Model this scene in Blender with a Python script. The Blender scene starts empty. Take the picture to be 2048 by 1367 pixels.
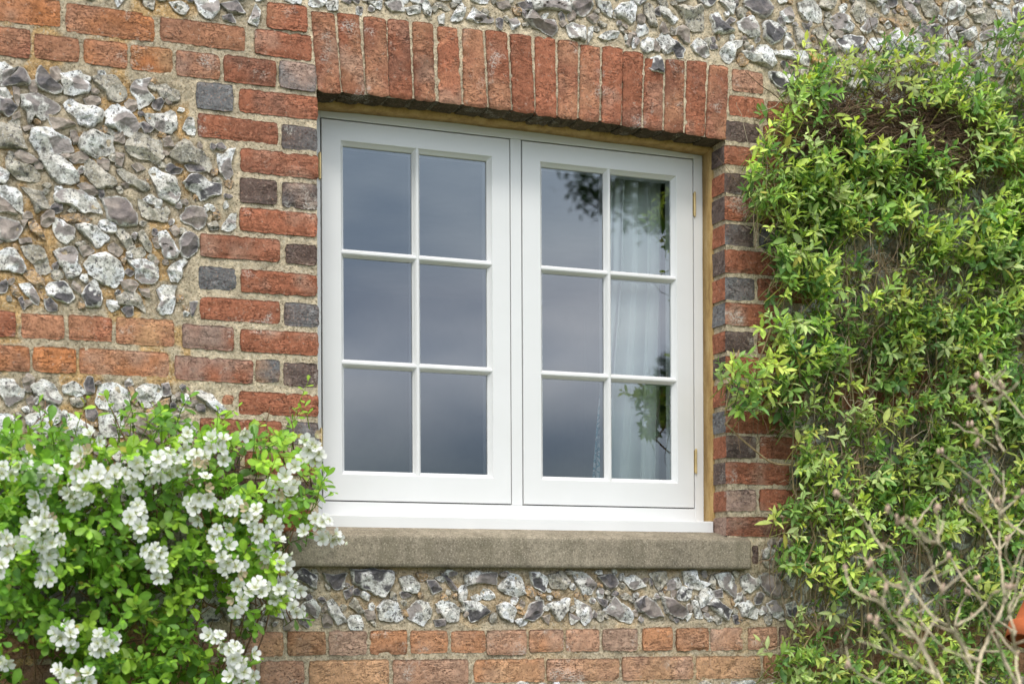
import bpy, bmesh, math, random
import numpy as np
from mathutils import Vector
S = bpy.context.scene
rng = np.random.default_rng(7)
random.seed(7)
# ------------------------------------------------------------------ camera
F, RHO, HOR, PHI, D, ZC = 3200.0, 0.0047, 534.4, math.atan(3200 / 8067), 3.95, 1.25
cam = bpy.data.cameras.new('camera'); co = bpy.data.objects.new('camera', cam); S.collection.objects.link(co); S.camera = co
co.location = (0, -D, ZC)
from mathutils import Matrix
co.matrix_world = Matrix.Translation((0, -D, ZC)) @ Matrix.Rotation(-PHI, 4, 'Z') @ Matrix.Rotation(math.pi / 2, 4, 'X') @ Matrix.Rotation(-RHO, 4, 'Z')
cam.sensor_width = 36; cam.lens = F / 2048 * 36
cam.shift_x = -HOR * math.sin(RHO) / 2048; cam.shift_y = HOR * math.cos(RHO) / 2048
cam.clip_start = 0.05; cam.clip_end = 500
cam.dof.use_dof = True; cam.dof.focus_distance = 4.25; cam.dof.aperture_fstop = 3.2
# ------------------------------------------------------------------ world and sun (soft overcast daylight)
SUN_EL, SUN_AZ = math.radians(52), math.radians(205)      # azimuth clockwise from +Y: behind the camera and to its left
w = bpy.data.worlds.new('World'); S.world = w; w.use_nodes = True
nt = w.node_tree; nt.nodes.clear(); N = nt.nodes.new; L = nt.links.new
out = N('ShaderNodeOutputWorld'); bg = N('ShaderNodeBackground'); bg.inputs['Strength'].default_value = 0.13
sky = N('ShaderNodeTexSky'); sky.sky_type = 'NISHITA'; sky.sun_disc = False; sky.sun_elevation = SUN_EL; sky.sun_rotation = SUN_AZ
tc = N('ShaderNodeTexCoord'); mp = N('ShaderNodeMapping'); mp.inputs['Scale'].default_value = (5.0, 5.0, 13.0); mp.inputs['Location'].default_value = (3.4, 1.4, .6)
nz = N('ShaderNodeTexNoise'); nz.inputs['Scale'].default_value = 1.0; nz.inputs['Detail'].default_value = 4; nz.inputs['Roughness'].default_value = .45
L(tc.outputs['Generated'], mp.inputs['Vector']); L(mp.outputs[0], nz.inputs['Vector'])
cr = N('ShaderNodeValToRGB'); cr.color_ramp.elements[0].position = .36; cr.color_ramp.elements[0].color = (.55, .62, .73, 1)
cr.color_ramp.elements[1].position = .64; cr.color_ramp.elements[1].color = (1.12, 1.11, 1.11, 1)
L(nz.outputs['Fac'], cr.inputs['Fac'])
sx = N('ShaderNodeSeparateXYZ'); L(tc.outputs['Generated'], sx.inputs[0])
er = N('ShaderNodeValToRGB'); e = er.color_ramp.elements
e[0].position = 0.0; e[0].color = (.28, .29, .30, 1); e[1].position = 1.0; e[1].color = (1.22, 1.12, .97, 1)
for p, c in ((.055, (.34, .38, .40)), (.086, (.44, .50, .54)), (.12, (.72, .76, .82)), (.152, (1.02, 1.05, 1.12)), (.19, (.80, .84, .93)), (.225, (.84, .92, 1.0)), (.28, (.68, .80, .92)), (.36, (.86, .88, .92)), (.6, (1.08, 1.03, .95))):
    k = e.new(p); k.color = (*c, 1)
L(sx.outputs['Z'], er.inputs['Fac'])
mu = N('ShaderNodeMixRGB'); mu.blend_type = 'MULTIPLY'; mu.inputs[0].default_value = 1; L(cr.outputs[0], mu.inputs[1]); L(er.outputs[0], mu.inputs[2])
m10 = N('ShaderNodeVectorMath'); m10.operation = 'SCALE'; m10.inputs['Scale'].default_value = 14.5; L(mu.outputs[0], m10.inputs[0])
mx = N('ShaderNodeMixRGB'); mx.inputs[0].default_value = .93; L(sky.outputs[0], mx.inputs[1]); L(m10.outputs[0], mx.inputs[2])
L(mx.outputs[0], bg.inputs['Color']); L(bg.outputs[0], out.inputs[0])
sun = bpy.data.lights.new('sun', 'SUN'); sun.energy = 1.3; sun.angle = math.radians(14); sun.color = (1, .96, .9)
so = bpy.data.objects.new('sun', sun); S.collection.objects.link(so)
sd = Vector((math.sin(SUN_AZ) * math.cos(SUN_EL), math.cos(SUN_AZ) * math.cos(SUN_EL), math.sin(SUN_EL)))
so.rotation_euler = sd.to_track_quat('Z', 'Y').to_euler()
S.view_settings.view_transform = 'Standard'; S.view_settings.look = 'None'; S.view_settings.exposure = 0.28; S.view_settings.gamma = 1
S.render.engine = 'CYCLES'; S.cycles.use_denoising = True; S.cycles.max_bounces = 8; S.cycles.transparent_max_bounces = 12
# ------------------------------------------------------------------ measured points: photo pixel -> point on the vertical plane y
cr_, sr_, cp, sp = math.cos(RHO), math.sin(RHO), math.cos(PHI), math.sin(PHI)
def PXZ(u, v, y=0.0):
    u = np.asarray(u, float) - 1024; v = np.asarray(v, float) - 683.5
    xx = u * cr_ - v * sr_; yy = u * sr_ + v * cr_
    t = xx / F; q = cp - t * sp; d = (D + y) / q
    return d * (sp + t * cp), ZC - (yy - HOR) / F * d
def P(u, v, y=0.0):
    x, z = PXZ(u, v, y); return np.array([float(x), float(y), float(z)])
def UV(x, y, z):                                          # inverse, only used to look up density maps
    dy = y + D; d = x * sp + dy * cp; l = x * cp - dy * sp
    xx = F * l / d; yy = HOR - F * (z - ZC) / d
    return xx * cr_ + yy * sr_ + 1024, -xx * sr_ + yy * cr_ + 683.5
# ------------------------------------------------------------------ numpy noise
def _h(ix, iy, iz, s):
    n = (ix * 374761393 + iy * 668265263 + iz * 2147483647 + s * 974634777) & 0xffffffff
    n = ((n ^ (n >> 13)) * 1274126177) & 0xffffffff
    n = (n ^ (n >> 16)) & 0xffffffff
    return n / 4294967295.0 * 2 - 1
def vn(p, s=0):
    p = np.asarray(p, float); f = np.floor(p); i = f.astype(np.int64); t = p - f; t = t * t * (3 - 2 * t)
    r = 0
    for a in (0, 1):
        for b in (0, 1):
            for c in (0, 1):
                wt = (t[:, 0] if a else 1 - t[:, 0]) * (t[:, 1] if b else 1 - t[:, 1]) * (t[:, 2] if c else 1 - t[:, 2])
                r = r + wt * _h(i[:, 0] + a, i[:, 1] + b, i[:, 2] + c, s)
    return r
def fbm(p, sc, o=3, s=0):
    p = np.asarray(p, float) * sc; r = 0; a = .6
    for k in range(o):
        r = r + a * vn(p + 13.7 * k, s + k); p = p * 2.03; a *= .5
    return r
# ------------------------------------------------------------------ scene graph helpers
ORG = {}
def setp(o, label=None, cat=None, group=None, kind=None):
    if label: o['label'] = label
    if cat: o['category'] = cat
    if group: o['group'] = group
    if kind: o['kind'] = kind
    return o
def thing(name, label, cat, loc, group=None):
    o = bpy.data.objects.new(name, None); S.collection.objects.link(o); o.location = loc; o.empty_display_size = .1
    if cat: o['kind'] = 'thing'
    ORG[o.name] = np.array(loc, float); return setp(o, label, cat, group)
def mk(name, V, Fs, mat, parent=None, col=None, smooth=True, mi=None, mats=None):
    V = np.asarray(V, float).reshape(-1, 3)
    org = ORG.get(parent.name, np.zeros(3)) if parent else np.zeros(3)
    me = bpy.data.meshes.new(name)
    if not isinstance(Fs, list): Fs = [Fs]
    Fs = [np.asarray(f, np.int64) for f in Fs if len(f)]
    tot = np.concatenate([np.full(len(f), f.shape[1]) for f in Fs]); lp = np.concatenate([f.ravel() for f in Fs])
    me.vertices.add(len(V)); me.vertices.foreach_set('co', (V - org).ravel())
    me.loops.add(len(lp)); me.loops.foreach_set('vertex_index', lp)
    me.polygons.add(len(tot)); me.polygons.foreach_set('loop_start', np.concatenate([[0], np.cumsum(tot)[:-1]]))
    me.polygons.foreach_set('loop_total', tot); me.polygons.foreach_set('use_smooth', np.full(len(tot), smooth))
    me.update(calc_edges=True); me.validate()
    if col is not None:
        a = me.attributes.new('Col', 'FLOAT_COLOR', 'POINT'); c = np.ones((len(V), 4)); c[:, :col.shape[1]] = col; a.data.foreach_set('color', c.ravel())
    for m in (mats or [mat]): me.materials.append(m)
    if mi is not None: me.polygons.foreach_set('material_index', mi)
    o = bpy.data.objects.new(name, me); S.collection.objects.link(o)
    if parent: o.parent = parent; ORG[o.name] = org
    return o
class Acc:
    def __init__(s): s.V = []; s.F = {}; s.C = []; s.n = 0
    def add(s, V, Fs, C=None):
        V = np.asarray(V, float); s.V.append(V)
        for f in (Fs if isinstance(Fs, list) else [Fs]):
            f = np.asarray(f, np.int64); s.F.setdefault(f.shape[1], []).append(f + s.n)
        if C is not None:
            C = np.asarray(C, float); s.C.append(np.broadcast_to(C, (len(V), C.shape[-1])) if C.ndim == 1 else C)
        s.n += len(V)
    def out(s, name, mat, parent=None, smooth=True):
        return mk(name, np.concatenate(s.V), [np.concatenate(f) for f in s.F.values()], mat, parent, np.concatenate(s.C) if s.C else None, smooth)
def gridF(nu, nv, wrap=False):
    i = np.arange(nu * nv).reshape(nu, nv)
    if wrap: i = np.concatenate([i, i[:, :1]], 1)
    return np.stack([i[:-1, :-1], i[1:, :-1], i[1:, 1:], i[:-1, 1:]], -1).reshape(-1, 4)
BF = np.array([[0, 1, 3, 2], [4, 6, 7, 5], [0, 4, 5, 1], [2, 3, 7, 6], [0, 2, 6, 4], [1, 5, 7, 3]])
def box(acc, x0, x1, y0, y1, z0, z1, C=None):
    acc.add([(x, y, z) for x in (x0, x1) for y in (y0, y1) for z in (z0, z1)], BF, C)
def bevel(o, wd=.0015, seg=2):
    m = o.modifiers.new('bevel', 'BEVEL'); m.width = wd; m.segments = seg; m.limit_method = 'ANGLE'; return o
def tube(acc, pts, rad, n=6, C=None, cap=True):
    pts = np.asarray(pts, float); k = len(pts); rad = np.broadcast_to(np.asarray(rad, float), (k,))
    tg = np.gradient(pts, axis=0); tg /= np.linalg.norm(tg, axis=1)[:, None] + 1e-9
    ref = np.array([0, 0, 1.]) if abs(tg[0, 2]) < .9 else np.array([1., 0, 0])
    a = np.cross(tg, ref); a /= np.linalg.norm(a, axis=1)[:, None] + 1e-9; b = np.cross(tg, a)
    th = np.arange(n) / n * 2 * np.pi
    V = pts[:, None] + rad[:, None, None] * (a[:, None] * np.cos(th)[None, :, None] + b[:, None] * np.sin(th)[None, :, None])
    Fs = [gridF(k, n, True)]
    if cap: Fs += [np.arange(n)[None], (np.arange(n)[::-1] + (k - 1) * n)[None]]
    acc.add(V.reshape(-1, 3), Fs, C)
def smoothline(p, m=6):
    p = np.asarray(p, float); q = np.concatenate([[2 * p[0] - p[1]], p, [2 * p[-1] - p[-2]]]); o = []
    for i in range(1, len(q) - 2):
        for t in np.arange(m) / m:
            o.append(.5 * (2 * q[i] + (q[i + 1] - q[i - 1]) * t + (2 * q[i - 1] - 5 * q[i] + 4 * q[i + 1] - q[i + 2]) * t * t + (3 * q[i] - q[i - 1] - 3 * q[i + 1] + q[i + 2]) * t ** 3))
    o.append(p[-1]); return np.array(o)
# ------------------------------------------------------------------ materials
class M:
    def __init__(s, name):
        s.m = bpy.data.materials.new(name); s.m.use_nodes = True; s.t = s.m.node_tree; s.b = s.t.nodes['Principled BSDF']; s.tc = s.n('TexCoord').outputs['Object']
    def n(s, k): return s.t.nodes.new('ShaderNode' + k)
    def l(s, a, b): s.t.links.new(a, b)
    def noise(s, sc, det=3, ro=.55, scale=None, dist=0):
        v = s.tc
        if scale: mp = s.n('Mapping'); mp.inputs['Scale'].default_value = scale; s.l(v, mp.inputs[0]); v = mp.outputs[0]
        x = s.n('TexNoise'); x.inputs['Scale'].default_value = sc; x.inputs['Detail'].default_value = det; x.inputs['Roughness'].default_value = ro; x.inputs['Distortion'].default_value = dist
        s.l(v, x.inputs['Vector']); return x.outputs['Fac']
    def ramp(s, f, *st):
        r = s.n('ValToRGB'); e = r.color_ramp.elements
        for i, (p, c) in enumerate(st):
            c = (c, c, c, 1) if isinstance(c, (int, float)) else (*c, 1)
            k = e[i] if i < 2 else e.new(p)
            k.position = p; k.color = c
        s.l(f, r.inputs[0]); return r.outputs[0]
    def mix(s, f, a, b, mode='MIX'):
        x = s.n('MixRGB'); x.blend_type = mode
        for v, i in ((f, 0), (a, 1), (b, 2)):
            if isinstance(v, (int, float)): x.inputs[i].default_value = v if i == 0 else (v, v, v, 1)
            elif isinstance(v, tuple): x.inputs[i].default_value = (*v, 1)
            else: s.l(v, x.inputs[i])
        return x.outputs[0]
    def math(s, op, a, b):
        x = s.n('Math'); x.operation = op
        for v, i in ((a, 0), (b, 1)):
            if isinstance(v, (int, float)): x.inputs[i].default_value = v
            else: s.l(v, x.inputs[i])
        return x.outputs[0]
    def attr(s, nm='Col'): a = s.n('Attribute'); a.attribute_name = nm; return a.outputs['Color'], a.outputs['Alpha']
    def bump(s, h, st=.5, d=.002, nrm=None):
        b = s.n('Bump'); b.inputs['Strength'].default_value = st; b.inputs['Distance'].default_value = d; s.l(h, b.inputs['Height'])
        if nrm is not None: s.l(nrm, b.inputs['Normal'])
        return b.outputs[0]
    def fin(s, col=None, rough=.8, nrm=None, spec=.3):
        if col is not None:
            if isinstance(col, tuple): s.b.inputs['Base Color'].default_value = (*col, 1)
            else: s.l(col, s.b.inputs['Base Color'])
        if isinstance(rough, float): s.b.inputs['Roughness'].default_value = rough
        else: s.l(rough, s.b.inputs['Roughness'])
        s.b.inputs['Specular IOR Level'].default_value = spec
        if nrm is not None: s.l(nrm, s.b.inputs['Normal'])
        return s.m
def m_brick():
    m = M('brick'); c, a = m.attr()
    n1 = m.noise(70, 5, .7); n2 = m.noise(16, 4, .6); n3 = m.noise(26, 5, .75, (1, 1, 3.2), .9); n4 = m.noise(210, 4, .75); n5 = m.noise(110, 4, .7)
    c = m.mix(1, c, m.ramp(n2, (.3, .74), (.7, 1.28)), 'MULTIPLY')
    c = m.mix(1, c, m.ramp(n1, (.3, .70), (.7, 1.28)), 'MULTIPLY')
    c = m.mix(m.ramp(n4, (.36, .75), (.46, 0)), c, (.10, .042, .03))
    c = m.mix(m.ramp(n4, (.56, 0), (.68, .5)), c, (.62, .33, .21))
    fis = m.ramp(n3, (.482, 0), (.494, 1), (.503, 1), (.515, 0)); f2 = m.math('MULTIPLY', fis, m.ramp(n2, (.44, 0), (.60, .75)))
    c = m.mix(f2, c, (.06, .03, .022))
    c = m.mix(m.ramp(n5, (.60, 0), (.70, .6)), c, (.50, .40, .32))
    lc = m.math('MULTIPLY', m.ramp(m.noise(9, 4, .6), (.58, 0), (.66, 1)), m.ramp(n4, (.47, 0), (.56, .8))); c = m.mix(lc, c, (.56, .53, .48))
    dk = m.ramp(m.noise(6.5, 5, .65), (.56, 0), (.72, .6)); c = m.mix(dk, c, m.mix(1, c, (.42, .40, .40), 'MULTIPLY'))
    b = m.bump(n4, .7, .003); b = m.bump(n1, .6, .004, b); b = m.bump(m.math('SUBTRACT', 1.0, f2), .9, .004, b)
    return m.fin(c, .93, b, .15)
def m_mortar():
    m = M('mortar'); c, a = m.attr()
    n1 = m.noise(190, 4, .75); n2 = m.noise(90, 5, .7); n3 = m.noise(22, 4, .6)
    c = m.mix(1, c, m.ramp(n3, (.3, .72), (.7, 1.28)), 'MULTIPLY')
    c = m.mix(1, c, m.ramp(n2, (.3, .62), (.7, 1.35)), 'MULTIPLY')
    c = m.mix(m.ramp(n1, (.36, .8), (.46, 0)), c, (.10, .075, .05))
    c = m.mix(m.ramp(n1, (.55, 0), (.64, .75)), c, (.72, .65, .52))
    b = m.bump(n1, .9, .004); b = m.bump(n2, .8, .008, b)
    return m.fin(c, .95, b, .1)
def m_flint():
    m = M('flint'); c, a = m.attr()
    n1 = m.noise(120, 5, .75); n2 = m.noise(45, 5, .7); n3 = m.noise(200, 4, .75)
    inv = m.math('SUBTRACT', 1.0, m.math('MULTIPLY', a, .85))
    c = m.mix(1, c, m.ramp(n2, (.3, .68), (.7, 1.28)), 'MULTIPLY')
    c = m.mix(m.math('MULTIPLY', m.ramp(n2, (.38, .8), (.47, 0)), inv), c, (.19, .18, .155))
    c = m.mix(m.math('MULTIPLY', m.ramp(n1, (.40, .95), (.455, 0)), inv), c, (.07, .062, .065))
    c = m.mix(m.math('MULTIPLY', m.ramp(n3, (.55, 0), (.64, .6)), inv), c, (.82, .81, .77))
    c = m.mix(m.math('MULTIPLY', m.ramp(n3, (.38, .5), (.44, 0)), inv), c, (.20, .18, .15))
    b = m.bump(n1, .7, .004); b = m.bump(n2, .6, .008, b)
    return m.fin(c, m.ramp(a, (0, .85), (1, .36)), b, .35)
def m_paint():
    m = M('white_paint'); n = m.noise(6, 3); c = m.ramp(n, (.3, (.735, .735, .725)), (.7, (.77, .77, .765)))
    b = m.bump(m.noise(160, 2), .06, .0006); return m.fin(c, .38, b, .4)
def m_wood():
    m = M('treated_wood'); n = m.noise(34, 5, .7, (1, 1, .3)); n2 = m.noise(160, 4, .7)
    c = m.ramp(n, (.3, (.27, .16, .06)), (.5, (.44, .285, .11)), (.72, (.55, .39, .19)))
    c = m.mix(m.ramp(n2, (.3, .6), (.45, 0)), c, (.22, .11, .03)); return m.fin(c, .75, m.bump(n2, .5, .002), .25)
def m_sill():
    m = M('sill_stone'); n1 = m.noise(210, 4, .75); n2 = m.noise(7, 4, .6, (1, 1, .7)); n3 = m.noise(70, 4)
    c = m.ramp(n2, (.3, (.19, .165, .125)), (.5, (.28, .24, .18)), (.72, (.38, .33, .25)))
    c = m.mix(1, c, m.ramp(n3, (.3, .75), (.7, 1.2)), 'MULTIPLY')
    c = m.mix(m.ramp(m.noise(16, 4, .6, (1, 1, .16)), (.5, 0), (.66, .55)), c, (.17, .15, .105))
    c = m.mix(m.ramp(n1, (.37, .75), (.45, 0)), c, (.10, .085, .06)); c = m.mix(m.ramp(n1, (.56, 0), (.64, .6)), c, (.60, .53, .42))
    return m.fin(c, .95, m.bump(n1, .5, .0015, m.bump(n3, .3, .003)), .1)
def m_glass():
    m = M('window_glass'); t = m.t; t.nodes.remove(m.b); o = [n for n in t.nodes if n.type == 'OUTPUT_MATERIAL'][0]
    tr = m.n('BsdfTransparent'); tr.inputs[0].default_value = (.93, .97, .96, 1); g = m.n('BsdfGlossy'); g.inputs['Roughness'].default_value = 0.0; g.inputs['Color'].default_value = (.95, .98, 1, 1)
    fr = m.n('Fresnel'); fr.inputs['IOR'].default_value = 1.5; f = m.math('MULTIPLY', fr.outputs[0], 3.7)
    b = m.n('Bump'); b.inputs['Strength'].default_value = .02; b.inputs['Distance'].default_value = .001; m.l(m.noise(7, 1), b.inputs['Height']); m.l(b.outputs[0], g.inputs['Normal'])
    mx = m.n('MixShader'); m.l(f, mx.inputs[0]); m.l(tr.outputs[0], mx.inputs[1]); m.l(g.outputs[0], mx.inputs[2]); m.l(mx.outputs[0], o.inputs[0]); return m.m
def m_leaf(name, trans=.35, rough=.45, spec=.4):
    m = M(name); c, a = m.attr(); t = m.t; o = [n for n in t.nodes if n.type == 'OUTPUT_MATERIAL'][0]
    c = m.mix(1, c, m.ramp(m.noise(60, 2), (.3, .85), (.7, 1.15)), 'MULTIPLY')
    m.fin(c, rough, None, spec); tl = m.n('BsdfTranslucent'); c2 = m.mix(1, c, (1.1, 1.15, .6), 'MULTIPLY'); m.l(c2, tl.inputs[0])
    mx = m.n('MixShader'); mx.inputs[0].default_value = trans; m.l(m.b.outputs[0], mx.inputs[1]); m.l(tl.outputs[0], mx.inputs[2]); m.l(mx.outputs[0], o.inputs[0]); return m.m
def m_petal():
    m = M('petal'); c, a = m.attr(); t = m.t; o = [n for n in t.nodes if n.type == 'OUTPUT_MATERIAL'][0]
    m.fin(c, .6, None, .2); tl = m.n('BsdfTranslucent'); m.l(c, tl.inputs[0])
    mx = m.n('MixShader'); mx.inputs[0].default_value = .3; m.l(m.b.outputs[0], mx.inputs[1]); m.l(tl.outputs[0], mx.inputs[2]); m.l(mx.outputs[0], o.inputs[0]); return m.m
def m_bark(name):
    m = M(name); c, a = m.attr(); n = m.noise(120, 4, .6, (1, 1, .4)); c = m.mix(1, c, m.ramp(n, (.3, .6), (.7, 1.35)), 'MULTIPLY')
    return m.fin(c, .85, m.bump(n, .5, .002), .2)
def m_plain(name, c, r=.7, spec=.3, ns=None, metal=0):
    m = M(name); col = m.ramp(m.noise(ns or 8, 4), (.3, tuple(v * .8 for v in c)), (.7, tuple(min(1, v * 1.18) for v in c))); m.b.inputs['Metallic'].default_value = metal
    return m.fin(col, r, m.bump(m.noise((ns or 8) * 12, 3), .2, .002), spec)
def m_curtain():
    m = M('curtain_lining'); c, a = m.attr()
    n = m.noise(26, 2, .5, (1, 1, .8), 2.5); pat = m.ramp(n, (.44, 0), (.47, 1), (.53, 1), (.56, 0)); pa = m.math('MULTIPLY', pat, a)
    c = m.mix(pa, c, (.10, .30, .36)); return m.fin(c, .9, None, .1)
BRICK, MORTAR, FLINT, PAINT, WOOD, SILL, GLASS = m_brick(), m_mortar(), m_flint(), m_paint(), m_wood(), m_sill(), m_glass()
BRASS = m_plain('brass', (.66, .50, .24), .42, .5, 30, .7); GAP_SHADE = m_plain('gap_shade_dark', (.02, .02, .02), .8); CURT = m_curtain()  # near-black for the strip that paints the shade in the casement gaps
LEAFV, LEAFS, PETAL, TWIG = m_leaf('climber_leaf'), m_leaf('shrub_leaf', .35, .4, .45), m_petal(), m_bark('twig_bark')
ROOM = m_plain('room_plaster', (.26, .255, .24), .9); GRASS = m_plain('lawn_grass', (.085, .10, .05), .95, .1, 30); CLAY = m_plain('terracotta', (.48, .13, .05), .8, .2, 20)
# ------------------------------------------------------------------ ground and room behind the window
mk('ground', [(-60, -60, 0), (60, -60, 0), (60, 60, 0), (-60, 60, 0)], np.array([[0, 1, 2, 3]]), GRASS)['kind'] = 'structure'
XL = P(636, 600)[0]; XR = P(1450.5, 600)[0]                # brick faces of the reveal
XW0, XW1, ZW0, ZW1 = -.6, 4.6, 0.0, 4.0
# wall
wall = thing('cottage_wall', 'old flint and red brick cottage wall with arched window opening and stone sill', 'wall', (2, 0, 0))
# brick rows: u0 u1 uref vtop vbottom colour [reveal colour]
PAL = dict(r=(.41, .155, .088), o=(.51, .205, .085), p=(.53, .29, .195), t=(.55, .31, .165), d=(.145, .112, .10), g=(.20, .205, .21), m=(.38, .265, .215), b=(.31, .125, .075), q=(.47, .225, .13), w=(.42, .30, .24))
BR = '''
-30 121 30 -9 44.6 qo;131 309 220 17 73 oq;320 490 404 44.7 92.8 qq;-30 61 15 54 112.7 rq;68 159 113 70.5 121 qq;167 255 211 82 132.5 oq;261 345.5 303 93 143.7 ot;352 440 395 105 156 qm;447 552 499 115 168 rb;558 632 595 125.5 180 mg
533 615 574 8.6 60 rq;509 624 567 63.6 115 rb;392 466 429 165.7 219 gg;478 632.5 555 185 232 rr;395 557 476 235 282 br;563 634 598 252 299 gd;481 634 557 303 350.6 rb;479 554 517 358.5 407 dd;564 636 600 367 417 dg;479 636 558 420 466.7 rr;400 560.5 480 473 518 br;571 636 604 488 529.5 dd;397.5 473 435 534 579 gg;481 637 559 543 588 rr;400 560.5 480 598 643 rb;568 637 602 606 652 gd;364 468 416 651 698 rm;480 638 559 661 707 rr;349 507 428 715 762 rm;511 560 535 718 764 gt;567 639 603 725 772 dd;478 640 559 784 830 rr;443.6 468 456 786 809 qq;400 564 482 838 885 rb;574 639 606 843 888 dg;490 640 565 903 950 rb;395 480 440 898 945 dd;400 560 480 957 1004 bd;570 640 605 963 1003 dd;480 636 560 1018 1064 br;400 470 440 1018 1064 rr
-40 32 0 619.5 674 rq;41.7 129 85 626 676.5 qq;137 224 180 631 681 rq;232 349 290 637 689 qt;-40 60 10 689.5 741 oq;65 152 108 693 745 oo;158 338 248 700.5 750 oq
575 652 613 1261 1310 ot;657.5 734.5 696 1260 1310 mm;740 815 778 1260 1308 oo;821 896 858 1259 1306 op;902 972 937 1259 1305 op;973 1053 1013 1258 1308 pw;1058 1127 1092 1258 1303 om;1132 1199 1166 1257 1302 pp;1205 1275 1240 1256 1301 mm;1285 1345.5 1315 1254 1300 oo;1352 1417.5 1385 1254 1300 oo;1421 1486 1454 1254 1300 mq;1496 1555 1525 1253 1298 pp;1558 1603 1580 1252 1297 gd;1609 1680 1645 1252 1297 rq;1687 1790 1740 1251 1296 mg;1796 1860 1826 1251 1296 qq;1866 1960 1910 1250 1294 qo;1966 2090 2030 1250 1293 qq;484 567 525 1262 1311 pt;405 478 440 1263 1312 qm;320 398 360 1264 1313 mq;235 313 274 1265 1314 qq;150 228 190 1266 1315 mq;60 144 100 1267 1316 qb;-30 54 10 1268 1317 qq
618 778 698 1319 1370 tt;786 937 862 1318 1369 pm;948 1090 1019 1316.5 1363 to;1093 1239 1166 1316 1361 tp;1244 1387 1315 1312 1358.5 tp;1392 1522 1457 1310 1356.6 tt;1527 1651 1590 1308 1354 qo;1657 1770 1710 1307 1352 qp;1776 1830 1800 1306 1350 mm;1836 1950 1890 1305 1349 qt;1956 2090 2020 1304 1347 qq;520 609 565 1321 1372 pp;360 512 440 1323 1374 pq;200 352 276 1325 1376 qq;40 192 116 1327 1378 qm;-60 34 0 1329 1380 qq
1464 1527 1495 141 185 qp;1458 1529 1493 193 234 rr;1535 1640 1588 208 250 qr;1455 1520 1487 244 284 dd r;1527 1640 1580 256 296 rr;1451 1570 1510 296 335 rr d;1451 1502 1476 348 388 dd r;1509 1620 1560 353 393 rr;1451 1560 1505 397 445 rb d;1451 1508 1480 449 493 gd r;1519 1575 1547 455 497 gd;1451 1554 1502 502 548 rr d;1451 1509.5 1480 555 600 gg r;1515 1620 1567 560 604 rr;1451 1555 1503 607 653 rr g;1453 1508.5 1480 662 706 dd r;1515 1560 1540 664 708 rb;1453 1600 1523 714 757 rr d;1453 1509.5 1480 767 811 dm r;1515 1610 1560 770 813 rb;1453 1560 1506 823 867 rr g;1454 1512 1483 872 915 dm r;1519 1600 1560 874 917 rb;1454 1579 1516 925 968 rr d;1582 1600 1591 927 968 gg;1454 1512 1483 979 1021 dm b;1519 1642 1580 979 1021 rr;1453 1585 1519 1033 1072 bd m;1505 1517 1511 1088 1128 dd
1650 1770 1710 228 268 qr;1776 1900 1838 244 284 rq;1906 2080 1990 262 300 qq;1660 1720 1690 276 316 qq;1728 1850 1790 288 328 rb;1856 1980 1918 300 340 qq;1986 2080 2030 316 354 qr;1660 1770 1715 727 768 qq;1776 1860 1818 735 775 rq;1866 1980 1922 742 781 rr;1986 2080 2033 750 789 qq;1650 1740 1695 777 818 rr;1746 1880 1813 785 825 rb;1886 1970 1928 792 832 rr;1976 2080 2028 799 838 qr
'''
ARCH = [(65, 198, 107, 238, 70, 543), (218, 340, 248, 377, 80, 549), (370, 497, 388, 515, 100, 562), (510, 632, 522, 655, 112, 574), (655, 770, 668, 785, 130, 591), (800, 912, 810, 940, 157, 606), (945, 1058, 955, 1085, 170, 625), (1080, 1203, 1103, 1225, 180, 641), (1222, 1338, 1240, 1365, 200, 659), (1368, 1483, 1375, 1490, 215, 679), (1503, 1615, 1503, 1610, 235, 694), (1635, 1745, 1625, 1737, 265, 708), (1762, 1873, 1755, 1865, 275, 723), (1890, 1995, 1880, 1978, 300, 739)]
ARCHQ = [(a / 2.909 + 600, b / 2.909 + 600, c / 2.909 + 600, d_ / 2.909 + 600, t / 2.909, q / 2.909) for a, b, c, d_, t, q in ARCH]
for a, b, c, d_, t, q in ((-8, 93, -14, 80, 268, 655), (105, 195, 95, 190, 300, 667), (212, 303, 203, 297, 305, 681), (320, 420, 312, 405, 312, 697), (435, 528, 412, 515, 335, 714)):
    ARCHQ.append((a / 2.566 + 1250, b / 2.566 + 1250, c / 2.566 + 1250, d_ / 2.566 + 1250, t / 2.566, q / 2.566))
G4 = .004; OX, OZ = .1, .5; occ = np.zeros((int(3.6 / G4), int(2.95 / G4)), bool)
def poly_mask(pl):
    pl = np.asarray(pl); x0, z0 = pl.min(0); x1, z1 = pl.max(0)
    i0, i1 = max(0, int((x0 - OX) / G4) - 1), min(occ.shape[0], int((x1 - OX) / G4) + 2); j0, j1 = max(0, int((z0 - OZ) / G4) - 1), min(occ.shape[1], int((z1 - OZ) / G4) + 2)
    if i1 <= i0 or j1 <= j0: return None
    X, Z = np.meshgrid(OX + (np.arange(i0, i1) + .5) * G4, OZ + (np.arange(j0, j1) + .5) * G4, indexing='ij'); ins = np.zeros(X.shape, bool); n = len(pl)
    for k in range(n):
        xa, za = pl[k]; xb, zb = pl[(k + 1) % n]
        c = (za > Z) != (zb > Z); ins ^= c & (X < (xb - xa) * (Z - za) / (zb - za + 1e-12) + xa)
    return (slice(i0, i1), slice(j0, j1)), ins
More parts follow.
